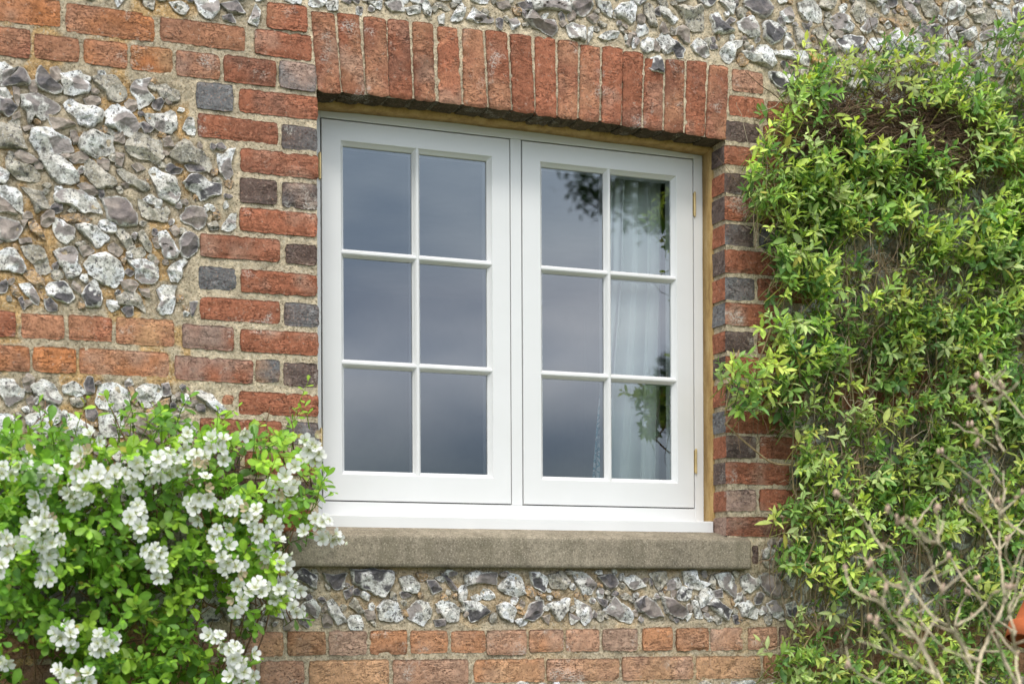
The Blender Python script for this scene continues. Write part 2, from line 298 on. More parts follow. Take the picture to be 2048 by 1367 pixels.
def brick(acc, q, c1, c2, seed, deep=None, cdeep=None, prot=None):
    """q: corners TL TR BR BL (x,z); skirts go back into the wall; deep='L' or 'B' carries that side back to the window frame"""
    q = np.asarray(q, float); wd = np.linalg.norm(q[1] - q[0]); ht = np.linalg.norm(q[3] - q[0]); nu, nv = max(6, int(wd / .005)), max(6, int(ht / .005))
    s, t = np.meshgrid(np.linspace(0, 1, nu), np.linspace(0, 1, nv), indexing='ij'); s = s.ravel(); t = t.ravel()
    pt = (q[0] * ((1 - s) * (1 - t))[:, None] + q[1] * (s * (1 - t))[:, None] + q[2] * (s * t)[:, None] + q[3] * ((1 - s) * t)[:, None])
    e = np.minimum(np.minimum(s, 1 - s) * wd, np.minimum(t, 1 - t) * ht); ctr = pt.mean(0)
    p3 = np.stack([pt[:, 0], np.full(len(pt), seed * .37), pt[:, 1]], 1)
    es, et = np.minimum(s, 1 - s) * wd, np.minimum(t, 1 - t) * ht
    cornr = np.exp(-(es + et) / .006); ed = np.exp(-e / .006)
    k = np.stack([fbm(p3, 90, 3, 3), fbm(p3, 90, 3, 9)], 1) * .0026 * ed[:, None]; k2 = (ctr - pt) / (np.linalg.norm(ctr - pt, axis=1)[:, None] + 1e-9)
    pt = pt + k + k2 * (cornr * .0035)[:, None]
    if deep == 'L': pt[:, 0] = np.where(s < .001, q[0, 0] + fbm(p3, 30, 2, 5) * .0015, pt[:, 0])
    y = -(.0035 if prot is None else prot) - rng.uniform(-.0015, .002) + fbm(p3, 60, 4, 1) * .0022 + fbm(p3, 9, 2, 2) * .0022 + .0035 * np.exp(-e / .0022) + (ed > .3) * np.clip(fbm(p3, 30, 2, 77) - .35, 0, 1) * .02
    V = np.stack([pt[:, 0], y, pt[:, 1]], 1)
    mixf = np.clip(.5 + 1.6 * fbm(p3, 13, 3, 21), 0, 1)[:, None]; C = np.array(c1) * (1 - mixf) + np.array(c2) * mixf
    C = C * rng.uniform(.86, 1.14) * (1 + .12 * fbm(p3, 6, 2, 31))[:, None]; sm = np.clip((fbm(p3, 9, 3, 33) - .12) / .25, 0, 1)[:, None] * rng.uniform(0, .5); C = C * (1 - sm) + np.array((.16, .105, .085)) * sm; bl = np.clip((fbm(p3, 12, 3, 35) - .15) / .3, 0, 1)[:, None] * rng.uniform(0, .55); C = C * (1 - bl) + np.array((.52, .36, .27)) * bl
    n = nu * nv; Fs = [gridF(nu, nv)[:, ::-1]]; Vs = [V]; Cs = [C]; ix = np.arange(n).reshape(nu, nv)
    for nm, line in (('L', ix[0, :]), ('R', ix[-1, ::-1]), ('T', ix[::-1, 0]), ('B', ix[:, -1])):
        dp = [.016] if nm != deep else list(np.linspace(.004, .128, 12))
        prev = line; base = V[line]; cc = C[line]
        if nm == deep and cdeep is not None:                     # the brick's side face starts on its own duplicate edge
            m_ = len(line); idx = np.arange(n, n + m_); n += m_; Vs.append(base.copy()); cc = np.array(cdeep) * np.ones((m_, 3)); Cs.append(cc); prev = idx
        for yy in dp:
            b2 = base.copy(); b2[:, 1] = yy
            if nm == deep:
                off = fbm(b2, 40, 3, 4) * .0022; b2[:, 0 if nm == 'L' else 2] += off
                cc = np.array(cdeep if cdeep is not None else c1) * (1 + .35 * fbm(b2, 35, 3, 6))[:, None]
            m_ = len(line); idx = np.arange(n, n + m_); n += m_; Vs.append(b2); Cs.append(cc)
            Fs.append(np.stack([prev[:-1], prev[1:], idx[1:], idx[:-1]], 1)); prev = idx
    acc.add(np.concatenate(Vs), Fs, np.concatenate(Cs))
    r = poly_mask(q + (q - ctr) / np.linalg.norm(q - ctr, axis=1)[:, None] * .006)
    if r: occ[r[0]] |= r[1]
groups = [('brick_band', 'upper band of orange red bricks left of the window'), ('brick_quoin', 'red and grey brick edging left of the window'), ('brick_band', 'two courses of orange bricks left of the window'), ('brick_band', 'course of pale orange brick ends below the stone sill'), ('brick_band', 'bottom course of tan bricks'), ('brick_quoin', 'red and dark brick edging right of the window'), ('brick_band', 'red brick courses behind the green climber')]
sd_ = 1
for (nm, lab), row in zip(groups, BR.strip().split('\n')):
    A = Acc(); dust = .34 if 'below the stone' in lab or 'bottom course' in lab else 0
    for it in row.split(';'):
        f = it.split(); u0, u1, uc, vt, vb = map(float, f[:5]); c1, c2 = [np.array(PAL[k_]) * (1 - dust) + np.array((.64, .40, .25)) * dust for k_ in f[5]]
        zt = P(uc, vt)[2]; zb = P(uc, vb)[2]; vm = (vt + vb) / 2; x0 = P(u0, vm)[0]; x1 = P(u1, vm)[0]; deep = cd = None
        if len(f) > 6: deep = 'L'; cd = PAL[f[6]]; x0 = XR
        if nm == 'brick_quoin' and 628 < u1 < 645: x1 = XL + rng.uniform(-.003, .003)
        j = lambda: rng.uniform(-.0018, .0018)
        brick(A, [(x0, zt + j()), (x1, zt + j()), (x1, zb + j()), (x0, zb + j())], c1, c2, sd_, deep, cd); sd_ += 1
    A.out(nm, BRICK, wall)['label'] = lab
A = Acc(); soff = []
for a, b, c, d_, t, q in ARCHQ:
    sl = .117; TL, TR = P(a, t - (b - a) / 2 * sl), P(b, t + (b - a) / 2 * sl); a -= .9; b += .9; c -= .9; d_ += .9; TL, TR = P(a, t - (b - a) / 2 * sl), P(b, t + (b - a) / 2 * sl); BL, BR_ = P(c, q - (d_ - c) / 2 * sl), P(d_, q + (d_ - c) / 2 * sl)
    k1, k2 = (('b', 'q') if rng.random() < .25 else ('r', 'q' if rng.random() < .5 else 'r'))
    brick(A, [(TL[0], TL[2]), (TR[0], TR[2]), (BR_[0], BR_[2]), (BL[0], BL[2])], PAL[k1], PAL[k2], sd_, 'B', (.085, .072, .045)); sd_ += 1  # underside colour holds painted shade under the arch as well as dirt and algae
    soff.append(((BL[0] + BR_[0]) / 2, (BL[2] + BR_[2]) / 2))
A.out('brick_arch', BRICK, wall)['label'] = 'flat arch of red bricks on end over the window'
soff = np.array(soff); pc = np.polyfit(soff[:, 0], soff[:, 1], 2); zs = lambda x: np.polyval(pc, x)
bocc = occ.copy(); bdil = bocc.copy()
for _ in range(4): bdil = bdil | np.roll(bdil, 1, 0) | np.roll(bdil, -1, 0) | np.roll(bdil, 1, 1) | np.roll(bdil, -1, 1)
# ------------------------------------------------------------------ flints traced as outlines (view: origin u, v, zoom), then small ones fill the gaps
VW = dict(A=(0, 100, 5.258), B=(220, 120, 5.258), C=(0, 360, 5.258), D=(220, 380, 5.258), E=(0, 740, 4.267), F=(840, 0, 5.12), G=(1200, 0, 5.12), H=(1560, 0, 4.197), I=(560, 900, 2.768), J=(1250, 850, 2.566), K=(600, 0, 2.909), L=(0, 0, 2.909))
FL = '''A w 0 120 60 125 100 165 150 190 200 165 150 215 90 280 20 330 0 340;k 205 172 260 200 315 310 290 355 200 345 120 350 30 368 30 335 90 288 160 235;k 390 200 430 155 480 210 520 260 560 310 650 380 640 430 560 440 480 425 420 390 385 320 400 260;m 540 190 600 175 645 220 650 280 600 310 560 300 540 250;w 655 250 740 225 850 220 900 300 940 370 920 430 830 440 760 465 680 455 665 380 670 300;g 980 275 1060 260 1210 265 1270 320 1340 440 1330 500 1240 525 1150 515 1110 440 1060 370 1000 330;k 0 500 100 510 160 560 185 600 150 650 100 685 40 650 0 630;w 0 390 60 390 130 480 60 495 0 490;m 140 380 200 400 210 470 195 560 160 500;m 320 330 370 310 390 380 380 440 330 420 310 370;w 215 465 300 460 430 450 540 520 610 560 620 620 530 690 440 740 400 700 360 690 330 755 305 740 290 640 240 590 235 520;w 680 570 760 505 820 560 900 590 1000 590 1080 640 1095 700 1020 765 930 790 850 770 790 700 700 620;w 1115 630 1160 585 1250 570 1310 590 1367 640 1440 720 1480 790 1430 830 1390 900 1300 860 1200 810 1115 770;m 520 700 640 710 740 740 800 775 680 800 570 820 540 770;m 890 510 960 480 1040 490 1050 540 960 570 920 550;g 0 760 100 750 200 720 220 830 250 940 295 1040 180 1030 0 1005;w 340 820 440 800 540 820 640 870 740 930 770 1050 650 1060 560 1095 450 1105 370 1040 330 930;w 880 850 1000 840 1110 870 1195 910 1200 1050 1130 1090 1030 1130 930 1080 860 1030 845 920;m 750 850 800 860 835 935 780 975 755 910;m 160 1100 210 1060 300 1080 400 1160 350 1190 250 1170 180 1140;g 60 1130 110 1110 150 1160 260 1190 350 1220 410 1300 400 1367 300 1380 180 1340 80 1250;w 415 1140 560 1120 640 1120 740 1190 800 1270 830 1367 760 1400 640 1380 560 1330 480 1220;m 760 1100 850 1065 930 1120 900 1170 800 1180 750 1140;m 1030 1160 1090 1135 1150 1170 1140 1255 1080 1240 1040 1200;g 890 1180 950 1150 1010 1180 1060 1240 1130 1290 1200 1330 1230 1400 1150 1440 1020 1440 960 1370 900 1280;m 1220 1080 1300 1110 1280 1200 1230 1210;m 1200 870 1290 860 1310 960 1230 950;w 1040 215 1090 210 1110 250 1050 245;m 250 800 340 785 350 820 270 840;m 130 690 200 640 215 690 150 725
B w 240 260 290 200 380 190 440 195 430 230 390 260 420 340 465 390 400 450 310 510 295 490 290 400 240 330;g 500 260 600 245 650 290 730 320 740 390 700 435 610 400 540 360 500 300;m 160 450 210 400 270 430 290 490 230 530 180 500;k 480 410 540 390 570 430 530 510 470 500 450 460;w 360 550 450 560 560 560 640 515 690 550 715 640 700 720 640 750 560 735 470 700 400 640;w 790 650 830 595 880 610 895 700 890 770 830 770 775 710;g 165 880 220 800 270 755 370 780 470 830 555 845 560 1030 490 1085 420 1050 330 1040 230 1010 170 940;g 650 960 740 870 790 825 850 870 900 930 990 960 1060 1030 1070 1120 1050 1180 980 1110 880 1070 760 1080 660 1030;w 1130 970 1190 990 1250 940 1320 930 1290 1010 1280 1100 1300 1180 1250 1250 1210 1220 1160 1160 1140 1060;k 590 1105 650 1085 720 1120 770 1140 740 1180 650 1195 600 1160;k 800 1100 860 1085 960 1100 1010 1160 920 1170 850 1155;w 415 1170 480 1125 560 1170 690 1220 710 1300 740 1367 720 1440 600 1460 520 1400 490 1300 430 1210;g 70 1150 150 1135 240 1200 300 1250 390 1280 400 1340 350 1367 250 1320 150 1250 100 1200;v 770 1280 830 1210 920 1200 1000 1240 1100 1280 1180 1300 1160 1400 1060 1430 960 1470 900 1400 820 1330;m 565 820 630 800 675 900 580 890;k 330 655 380 650 455 710 380 760;m 50 830 140 790 150 860 60 850;m 240 1100 300 1080 370 1130 290 1160;m 60 980 150 990 120 1110 70 1090
C w 0 60 80 50 160 75 230 160 245 340 180 310 100 230 0 160;m 0 170 80 225 150 310 180 350 60 330 0 320;g 240 75 360 90 450 130 490 200 535 290 470 310 385 330 350 250 290 140;w 560 150 640 90 740 90 860 110 980 180 1040 250 1090 340 1020 340 940 320 850 330 760 250 640 240 600 210;n 1090 200 1180 165 1260 165 1330 185 1400 290 1450 350 1440 450 1380 475 1270 465 1170 420 1120 330;m 820 50 900 15 960 40 1040 130 960 155 880 110;n 0 380 100 400 200 430 240 500 190 590 120 630 50 630 0 600;m 430 380 490 330 560 330 575 430 500 480 450 470;o 310 440 370 420 430 500 480 620 430 600 340 540;w 570 440 590 395 660 420 720 470 780 500 780 600 700 650 620 620 570 540;w 810 470 900 450 1010 480 1080 540 1150 600 1080 660 1010 710 970 640 880 580;w 0 740 140 720 200 790 250 860 270 940 240 985 160 960 80 930 0 930;g 230 700 330 680 430 690 490 760 510 880 550 960 480 990 400 970 350 880 270 800;w 570 750 670 720 760 690 820 760 830 860 860 930 780 1030 720 1030 670 940 620 850;w 890 860 960 790 1080 765 1180 790 1270 860 1310 960 1290 1060 1200 1110 1110 1090 1020 1030 940 980;v 860 1190 920 1110 980 1040 1040 1080 1060 1200 1060 1310 980 1330 910 1320 890 1250;v 490 1120 560 1070 660 1060 730 1120 790 1220 720 1290 640 1260 560 1230 500 1210;w 210 1095 320 1090 380 1150 420 1230 400 1300 330 1270 270 1190;k 0 1080 60 1050 90 1110 60 1170 0 1170;k 200 1250 240 1230 265 1330 240 1340;k 480 1270 530 1240 600 1300 600 1367 500 1350;o 270 950 350 940 460 1040 490 1200 480 1260 430 1220 380 1120 260 1010;o 640 370 800 350 960 400 900 440 720 430;m 840 700 930 690 990 740 890 790;m 1140 690 1200 660 1285 730 1240 795 1160 740;m 230 420 290 420 250 490;m 210 610 320 600 330 650 230 655;w 590 60 640 60 650 90 590 95;m 780 1060 850 1110 840 1190 770 1120
D w 360 90 430 50 520 95 470 135 380 125;g 310 90 380 130 440 190 540 190 600 160 635 230 610 320 540 330 440 300 350 270 320 180;w 530 40 640 0 730 20 740 60 690 135 620 110 560 80;n 760 260 800 180 880 160 990 190 1025 260 1000 350 930 400 860 360 770 310;w 1190 400 1210 330 1280 250 1330 250 1320 380 1270 420;g 1040 350 1120 320 1150 400 1060 410;g 60 430 140 400 220 480 270 620 210 640 140 560;g 300 450 350 410 400 490 440 560 430 640 370 610 320 530;w 510 440 590 415 630 470 680 550 730 640 700 690 600 700 550 640 520 540;k 740 530 780 460 850 435 920 490 950 570 910 640 830 700 760 680 745 600;w 190 730 280 740 370 720 450 760 510 820 520 920 460 975 350 970 290 920 280 840 220 780;w 610 840 680 760 770 720 820 750 760 820 760 900 720 970 650 940;w 500 1050 570 1000 700 1010 680 1100 690 1200 640 1280 560 1300 500 1240 540 1150;g 80 1120 150 1060 260 1070 340 1130 370 1280 300 1230 200 1200 100 1200;k 130 1250 170 1220 240 1225 240 1310 180 1320;m 120 960 220 930 300 980 250 1060 150 1030;m 310 1030 400 1040 410 1120 350 1090;w 180 650 225 640 230 700 190 700;m 640 400 690 360 740 430 690 465;m 450 510 500 500 520 600 480 590;k 850 1180 920 1180 880 1310 860 1300;g 270 620 330 600 380 660 330 720 260 710
E w 0 80 120 70 160 150 215 160 200 230 70 305 30 230 0 190;m 200 70 240 35 290 70 270 170 220 170;w 290 110 370 85 430 90 480 150 530 240 480 280 400 260 320 200 280 150;w 540 130 620 90 690 130 730 190 650 215 560 190;k 715 110 750 55 795 60 805 190 740 195;w 850 130 960 100 1040 130 1100 180 1110 290 1040 330 950 345 850 310 810 260;w 1070 90 1110 70 1140 115 1080 130;w 1160 160 1250 110 1360 120 1385 200 1330 290 1240 310 1170 230;k 1390 120 1440 115 1460 200 1400 210;w 1670 180 1730 170 1820 220 1900 290 1960 360 1900 370 1800 310 1720 250;m 230 250 280 220 300 300 270 350;w 220 390 320 350 400 320 450 290 510 350 510 420 430 480 400 555 300 540 230 460;w 560 490 600 370 680 420 760 470 780 560 560 560;k 740 320 800 310 835 370 800 430 745 400;w 850 400 950 360 1050 370 1060 500 1040 560 880 560 850 480;m 1150 400 1340 340 1370 500 1300 560 1180 520;g 610 240 700 225 740 260 700 300 620 300;w 0 370 80 370 150 440 150 555 0 555;w 1520 440 1600 420 1700 500 1640 555 1520 550;o 1100 150 1140 150 1170 240 1180 290 1130 260;o 1240 340 1400 250 1450 235 1440 300 1300 350
F w 330 180 400 60 430 15 470 80 435 200 340 210;w 500 170 560 60 620 110 750 180 745 215 630 225 510 190;k 790 190 820 170 855 200 840 300 800 260;w 920 200 1000 170 1030 240 960 290;g 160 30 230 10 310 90 270 100 190 60;m 800 20 900 10 930 70 860 90 820 60;k 1010 30 1080 10 1160 20 1150 90 1060 80;w 1170 0 1400 -40 1540 0 1545 120 1420 90 1300 80 1200 100 1170 60;n 1100 190 1150 105 1200 150 1250 250 1290 190 1370 190 1410 270 1360 360 1280 330 1190 280;n 1560 40 1600 -40 1760 -20 1770 60 1720 130 1640 165 1580 100;w 1820 0 1940 10 1985 90 1970 165 1880 110;w 1520 270 1570 230 1700 270 1700 330 1690 410 1610 400 1550 370;w 1740 280 1785 270 1770 370 1730 430;m 1720 170 1790 130 1840 170 1790 230;w 1840 370 1940 310 2040 320 2020 380 1900 400;w 200 170 250 140 255 230 210 230
G w 160 100 220 30 330 10 370 80 360 200 330 240 280 200 180 150;g 470 60 510 20 560 80 580 180 595 270 530 240 480 150;w 615 60 680 60 740 110 805 180 760 230 700 180 630 120;g 790 60 850 50 950 70 1040 40 1080 150 1060 310 940 290 900 250 870 160;w 1230 0 1390 -10 1380 130 1340 110 1280 40;k 1480 20 1560 -50 1740 -40 1780 80 1720 180 1620 140 1520 80;v 1150 140 1230 120 1260 200 1330 270 1380 310 1250 330 1190 330 1160 220;w 1420 220 1540 160 1620 220 1640 350 1560 380 1450 300;v 1680 230 1770 200 1850 240 1900 320 1860 400 1780 430 1700 370;w 1860 110 1960 70 2000 120 1990 210 1900 210;m 790 350 800 280 860 255 910 290 920 420 880 420 840 360;w 430 420 500 375 570 400 540 500 480 530 430 480;v 600 400 670 340 740 370 800 440 880 490 870 590 810 590 760 520 680 540 640 470;w 950 460 1010 390 1090 440 1130 550 1080 580 1000 530;w 1240 490 1300 450 1340 420 1460 420 1450 480 1400 510 1390 590 1330 650 1270 590;k 1140 450 1190 440 1210 490 1160 490;w 1450 520 1510 510 1580 540 1640 460 1720 460 1780 540 1820 640 1760 690 1700 650 1580 620 1500 570;m 280 440 310 340 335 350 310 470;v 1750 730 1860 730 1900 760 1980 780 2040 850 1990 922 1900 900 1830 860 1760 800;v 490 650 530 590 620 570 660 660 650 740 560 720
H w 165 20 220 0 300 0 350 80 360 185 220 150 180 90;w 430 150 500 100 580 130 620 200 600 260 480 230;g 300 230 370 220 420 300 485 410 450 450 380 370 320 290;v 490 330 580 290 690 310 720 350 640 430 570 440 530 400;g 130 230 180 240 270 360 230 395 160 360;w 690 240 740 160 820 150 810 230 740 280;o 910 160 990 150 1040 210 1030 250 960 200;w 1050 0 1120 10 1190 150 1140 160 1080 80;g 1190 0 1280 0 1340 80 1320 140 1240 130;w 1390 20 1480 0 1560 50 1550 120 1460 155 1400 120;w 1820 60 1880 40 1940 100 1970 220 1900 210 1840 140;g 1590 80 1700 60 1810 80 1790 180 1680 190;w 1510 280 1640 220 1680 290 1620 340 1560 320;k 1160 260 1180 220 1260 220 1250 280 1190 300;w 1410 220 1460 210 1500 320 1420 330;w 1710 260 1800 240 1810 300 1710 330;w 0 420 130 420 240 430 240 540 140 510 0 460;y 250 440 300 420 390 490 410 580 360 600 300 520;w 930 590 1040 540 1100 545 1040 590;w 560 530 670 520 660 620 580 610;k 205 190 260 210 240 270
I v 75 700 130 655 200 690 205 770 150 740;k 245 680 300 690 370 680 350 760 300 765 260 720;v 400 660 520 650 640 670 620 760 580 810 500 780 410 730;w 670 710 720 690 775 740 760 790 690 780;k 815 720 860 715 900 770 850 790;k 895 680 930 690 990 770 960 770;w 1030 690 1100 670 1200 680 1195 740 1110 730 1040 750;w 1215 750 1280 680 1340 700 1360 790 1290 805 1220 770;v 1395 680 1440 670 1490 710 1470 780 1410 750;g 1490 690 1560 670 1610 720 1580 770 1510 760;w 1620 670 1700 680 1755 740 1730 790 1680 790;k 1770 700 1850 680 1880 730 1830 770;w 1900 710 1970 690 2030 750 1960 770;k 360 780 410 750 400 800 370 820;w 135 850 190 825 225 880 210 930 160 900;w 265 840 300 825 330 880 370 940 320 960 280 900;g 390 860 420 820 470 890 440 900;w 545 870 590 825 650 840 685 930 620 950 560 930;w 710 880 760 830 830 840 835 920 790 970 720 930;w 870 850 930 830 990 870 995 940 930 940;v 1020 840 1080 830 1170 890 1110 930 1060 950;w 1205 860 1250 835 1310 880 1290 950 1230 920;k 1355 930 1390 850 1460 825 1465 880 1420 940;w 1490 850 1610 815 1600 880 1550 945;w 1640 820 1720 860 1735 920 1690 965 1650 900;k 1755 815 1820 830 1800 870;w 1805 885 1860 820 1950 880 1950 955 1850 920;k 1970 840 2040 800 2070 900 1990 890;k 860 940 920 935 915 970 870 970;k 105 930 170 935 160 980 120 960;m 470 890 520 880 530 930 490 940;m 1455 920 1500 910 1490 960;w 1610 900 1670 930 1620 960
J g 130 760 210 750 220 800 180 850;w 225 800 280 780 290 830 230 840;w 305 750 370 740 380 790 445 810 380 845 320 820;w 470 770 540 760 585 830 570 880 500 830;k 460 850 500 840 505 880 470 880;w 605 780 640 760 695 820 650 860 610 830;n 700 770 740 755 820 830 790 885 720 850;k 785 765 820 760 805 800;n 70 890 120 880 170 920 200 980 130 985 80 940;n 195 880 250 890 325 950 300 990 220 960;w 350 900 375 900 405 990 370 980;v 430 920 470 885 520 920 555 950 530 1000 480 960;w 590 920 640 900 690 950 680 990 610 980;w 740 920 780 900 820 960 790 990 750 970;v 835 920 890 900 930 930 920 980 850 975;m 395 940 430 930 425 960;k 560 980 580 970 590 1010 570 1015;w 940 920 1010 890 1060 940 1020 1000 950 980;w 715 640 750 625 780 650 760 690 720 680;w 1260 250 1310 230 1330 290 1280 310;w 920 520 960 510 955 550 925 550;w 560 1315 660 1310 690 1345 560 1350
K w 150 10 220 0 220 55 170 50;w 500 10 600 0 610 60 540 60;w 620 40 700 30 700 70 640 80;w 335 40 365 40 360 78 335 75;w 410 10 480 0 470 50;k 250 0 300 -10 290 20
L w 990 10 1060 0 1100 40 1080 80 1030 60;w 1140 0 1260 -10 1280 60 1230 110 1170 70;k 1290 20 1380 0 1430 70 1350 70;w 1450 120 1490 25 1520 60 1500 140;k 1300 90 1350 80 1370 125 1310 110;g 840 0 900 0 890 50 850 30'''
FT = dict(w=((.93, .91, .86), (.50, .475, .42), .45), g=((.56, .515, .43), (.34, .305, .235), .0), v=((.76, .745, .71), (.09, .083, .088), .5), k=((.085, .078, .085), (.24, .205, .195), 1), n=((.34, .285, .25), (.17, .138, .13), 1), m=((.40, .335, .28), (.23, .185, .155), .8), o=((.52, .33, .16), (.42, .29, .17), 0), y=((.62, .38, .12), (.45, .25, .07), 0))
panels = {}
def flint(pl, ty, seed):
    pl = np.asarray(pl, float); c = pl.mean(0); pl = c + (pl - c) * (1 + .0055 / math.sqrt(np.ptp(pl[:, 0]) * np.ptp(pl[:, 1]))); ln = smoothline(np.concatenate([pl, pl[:1]]), 6)[:-1]; nxt = np.roll(pl, -1, 0); lin = (pl[:, None] + (nxt - pl)[:, None] * (np.arange(6) / 6)[None, :, None]).reshape(-1, 2); ln = ln * .35 + lin * .65
    ang = np.arctan2(ln[:, 1] - c[1], ln[:, 0] - c[0]); ln = ln[np.argsort(ang)] if False else ln
    n = 44; idx = np.linspace(0, len(ln), n, endpoint=False); lo = np.floor(idx).astype(int); fr = (idx - lo)[:, None]; ring = ln[lo] * (1 - fr) + ln[(lo + 1) % len(ln)] * fr
    if (np.roll(ring, -1, 0)[:, 0] * ring[:, 1] - ring[:, 0] * np.roll(ring, -1, 0)[:, 1]).sum() > 0: ring = ring[::-1]
    sz = math.sqrt((np.ptp(pl[:, 0])) * (np.ptp(pl[:, 1]))); R = np.concatenate([[0.0], np.linspace(.12, .86, 8), [.93, .98, 1.0]])
    r_ = ring - c; V2 = c + R[:, None, None] * r_[None]; rr = np.repeat(R, n); p2 = V2.reshape(-1, 2); p3 = np.stack([p2[:, 0], np.full(len(p2), seed * .71), p2[:, 1]], 1)
    edge = fbm(p3, 60, 3, 5); p2 = p2 + (r_ / (np.linalg.norm(r_, axis=1)[:, None] + 1e-9))[None].repeat(len(R), 0).reshape(-1, 2) * (edge * .10 * sz * rr ** 2)[:, None]
    H = min(.026, max(.006, sz * .25)) * rng.uniform(.7, 1.15); h = H * np.clip(1 - rr ** 3.2, 0, 1) ** .5
    act = np.zeros(len(h), bool)
    for k in range(4):
        a = rng.uniform(0, 6.28); g = rng.uniform(.15, .95); pln = H * rng.uniform(.5, .95) + g * ((p2 - c) @ np.array([math.cos(a), math.sin(a)])) * (.95 if ty != 'w' else .8)
        pln = pln + (.55 if ty in 'vknm' else .12) * ((p2 - c) ** 2).sum(1) / sz; below = pln < h; h = np.where(below, pln, h)
        if k == 0: act = below & (rr < .97)
    h = np.maximum(h, 0) + fbm(p3, 1.6 / sz, 3, 8) * .16 * H * (1 - rr ** 4) + fbm(p3, 110, 3, 12) * .0012 * (1.2 if ty in 'wgvoy' else .5) * (rr < .95)
    if ty == 'w' and seed % 3 == 0: h -= np.clip(fbm(p3, 85, 2, 40) - .28, 0, 1) * .03 * (rr < .85)
    y = -.001 - h; y = np.where(rr > .995, .014, y); V = np.stack([p2[:, 0], y, p2[:, 1]], 1)
    c1, c2, gl = FT[ty]; f = np.clip(.5 + 1.9 * fbm(p3, 2.2 / sz + 12, 3, 50), 0, 1)
    if ty == 'w': f = np.clip(f * .9 - .1, 0, 1)
    C = np.array(c1) * (1 - f[:, None]) + np.array(c2) * f[:, None]; al = np.zeros(len(h))
    if ty in 'kn' or ty == 'm':
        rim = np.clip((rr + .10 * fbm(p3, 70, 2, 61) - (.86 if ty != 'm' else .93)) / .05, 0, 1)[:, None]; al = 1 - rim[:, 0]; C = C * (1 - rim) + np.array((.60, .58, .54)) * rim
    if ty == 'v':
        al = np.clip((f - .45) / .15, 0, 1) * (rr < .93); C = np.array(c1) * (1 - al[:, None]) + np.array(c2) * al[:, None]
    if ty == 'w' and seed % 2: m_ = act & (fbm(p3, 30, 2, 71) > -.1); al = m_ * 1.0; C = np.where(m_[:, None], np.array((.30, .262, .245)) * (1 + .5 * fbm(p3, 40, 2, 72))[:, None], C)
    C = C * rng.uniform(.85, 1.12); C = np.clip(C, .01, .8); C = np.concatenate([C, al[:, None]], 1)
    z = c[1]; x = c[0]; u, v = UV(x, 0, z)
    key = ('flints above the upper brick band and arch' if (z > P(30, -9)[2] - .03 or (u > 600 and v < 150)) else 'flints right of the window behind the climber' if u > 1500 and z > P(1500, 1140)[2] else 'flints below the stone sill' if u > 560 else 'flints between the two brick bands' if z > P(0, 650)[2] else 'flints behind the white flowering shrub') if z > P(1024, 1290)[2] else 'flints under the bottom brick course'
    panels.setdefault(key, Acc()).add(V, gridF(len(R), n, True), C)
SH = [.5]
def occmark(pl, grow=.003):
    c = pl.mean(0); r = poly_mask(pl + (pl - c) / (np.linalg.norm(pl - c, axis=1)[:, None] + 1e-9) * grow)
    if r: occ[r[0]] |= r[1]
k = 0
for line in FL.split('\n'):
    vw = VW[line[0]]
    for it in line[2:].split(';'):
        t = it.split(); a = np.array(list(map(float, t[1:]))).reshape(-1, 2); x, z = PXZ(a[:, 0] / vw[2] + vw[0], a[:, 1] / vw[2] + vw[1], -.008); pl = np.stack([x, z], 1)
        k += 1; flint(pl, t[0], k); occmark(pl)
# keep-out: window opening, sill
for q in ([(XL - .02, 1.2), (XR + .01, 1.2), (XR + .01, 2.36), (XL - .02, 2.36)],):
    r = poly_mask(np.array([P(570, 1060)[[0, 2]], P(1508, 1060)[[0, 2]], P(1508, 1140)[[0, 2]], P(570, 1140)[[0, 2]]])); occ[r[0]] |= r[1]
    r = poly_mask(np.array([P(625, 185)[[0, 2]], P(1460, 275)[[0, 2]], P(1460, 1075)[[0, 2]], P(625, 1075)[[0, 2]]])); occ[r[0]] |= r[1]
def fill(cnt, r0, r1, types, ulim=None, shrink=.45):
    global k
    for _ in range(cnt):
        x = rng.uniform(OX + .02, OX + 3.5); z = rng.uniform(OZ + .2, OZ + 2.85); i, j = int((x - OX) / G4), int((z - OZ) / G4)
        if occ[i, j] or bdil[i, j]: continue
        u, v = UV(x, 0, z)
        if u < -90 or u > 2200 or v < -80 or v > 1460: continue
        if 345 < u < 480 and 160 < v < 1060 and r0 > .012: continue
        a = rng.uniform(r0, r1); b = a * rng.uniform(.55, .95); n = rng.integers(6, 10); th = np.arange(n) / n * 6.283 + rng.uniform(-.3, .3, n) ; rd = rng.uniform(.72, 1.2, n); w_ = rng.uniform(0, 3.14)
        q = np.stack([a * np.cos(th) * rd, b * np.sin(th) * rd], 1); q = q @ np.array([[math.cos(w_), math.sin(w_)], [-math.sin(w_), math.cos(w_)]]) + (x, z)
        r = poly_mask(q)
        if r is None or (occ[r[0]] & r[1]).any(): continue
        k += 1; flint(q, types[rng.integers(len(types))], k); occmark(q, .0015)
fill(6000, .034, .048, 'wwwgvnwwg'); fill(9000, .023, .034, 'wwgvkwww'); fill(16000, .013, .022, 'wwmgkgwo'); fill(22000, .006, .0115, 'wmgkwog')
for kk, A in panels.items(): A.out('flint_panel', FLINT, wall, False)['label'] = kk
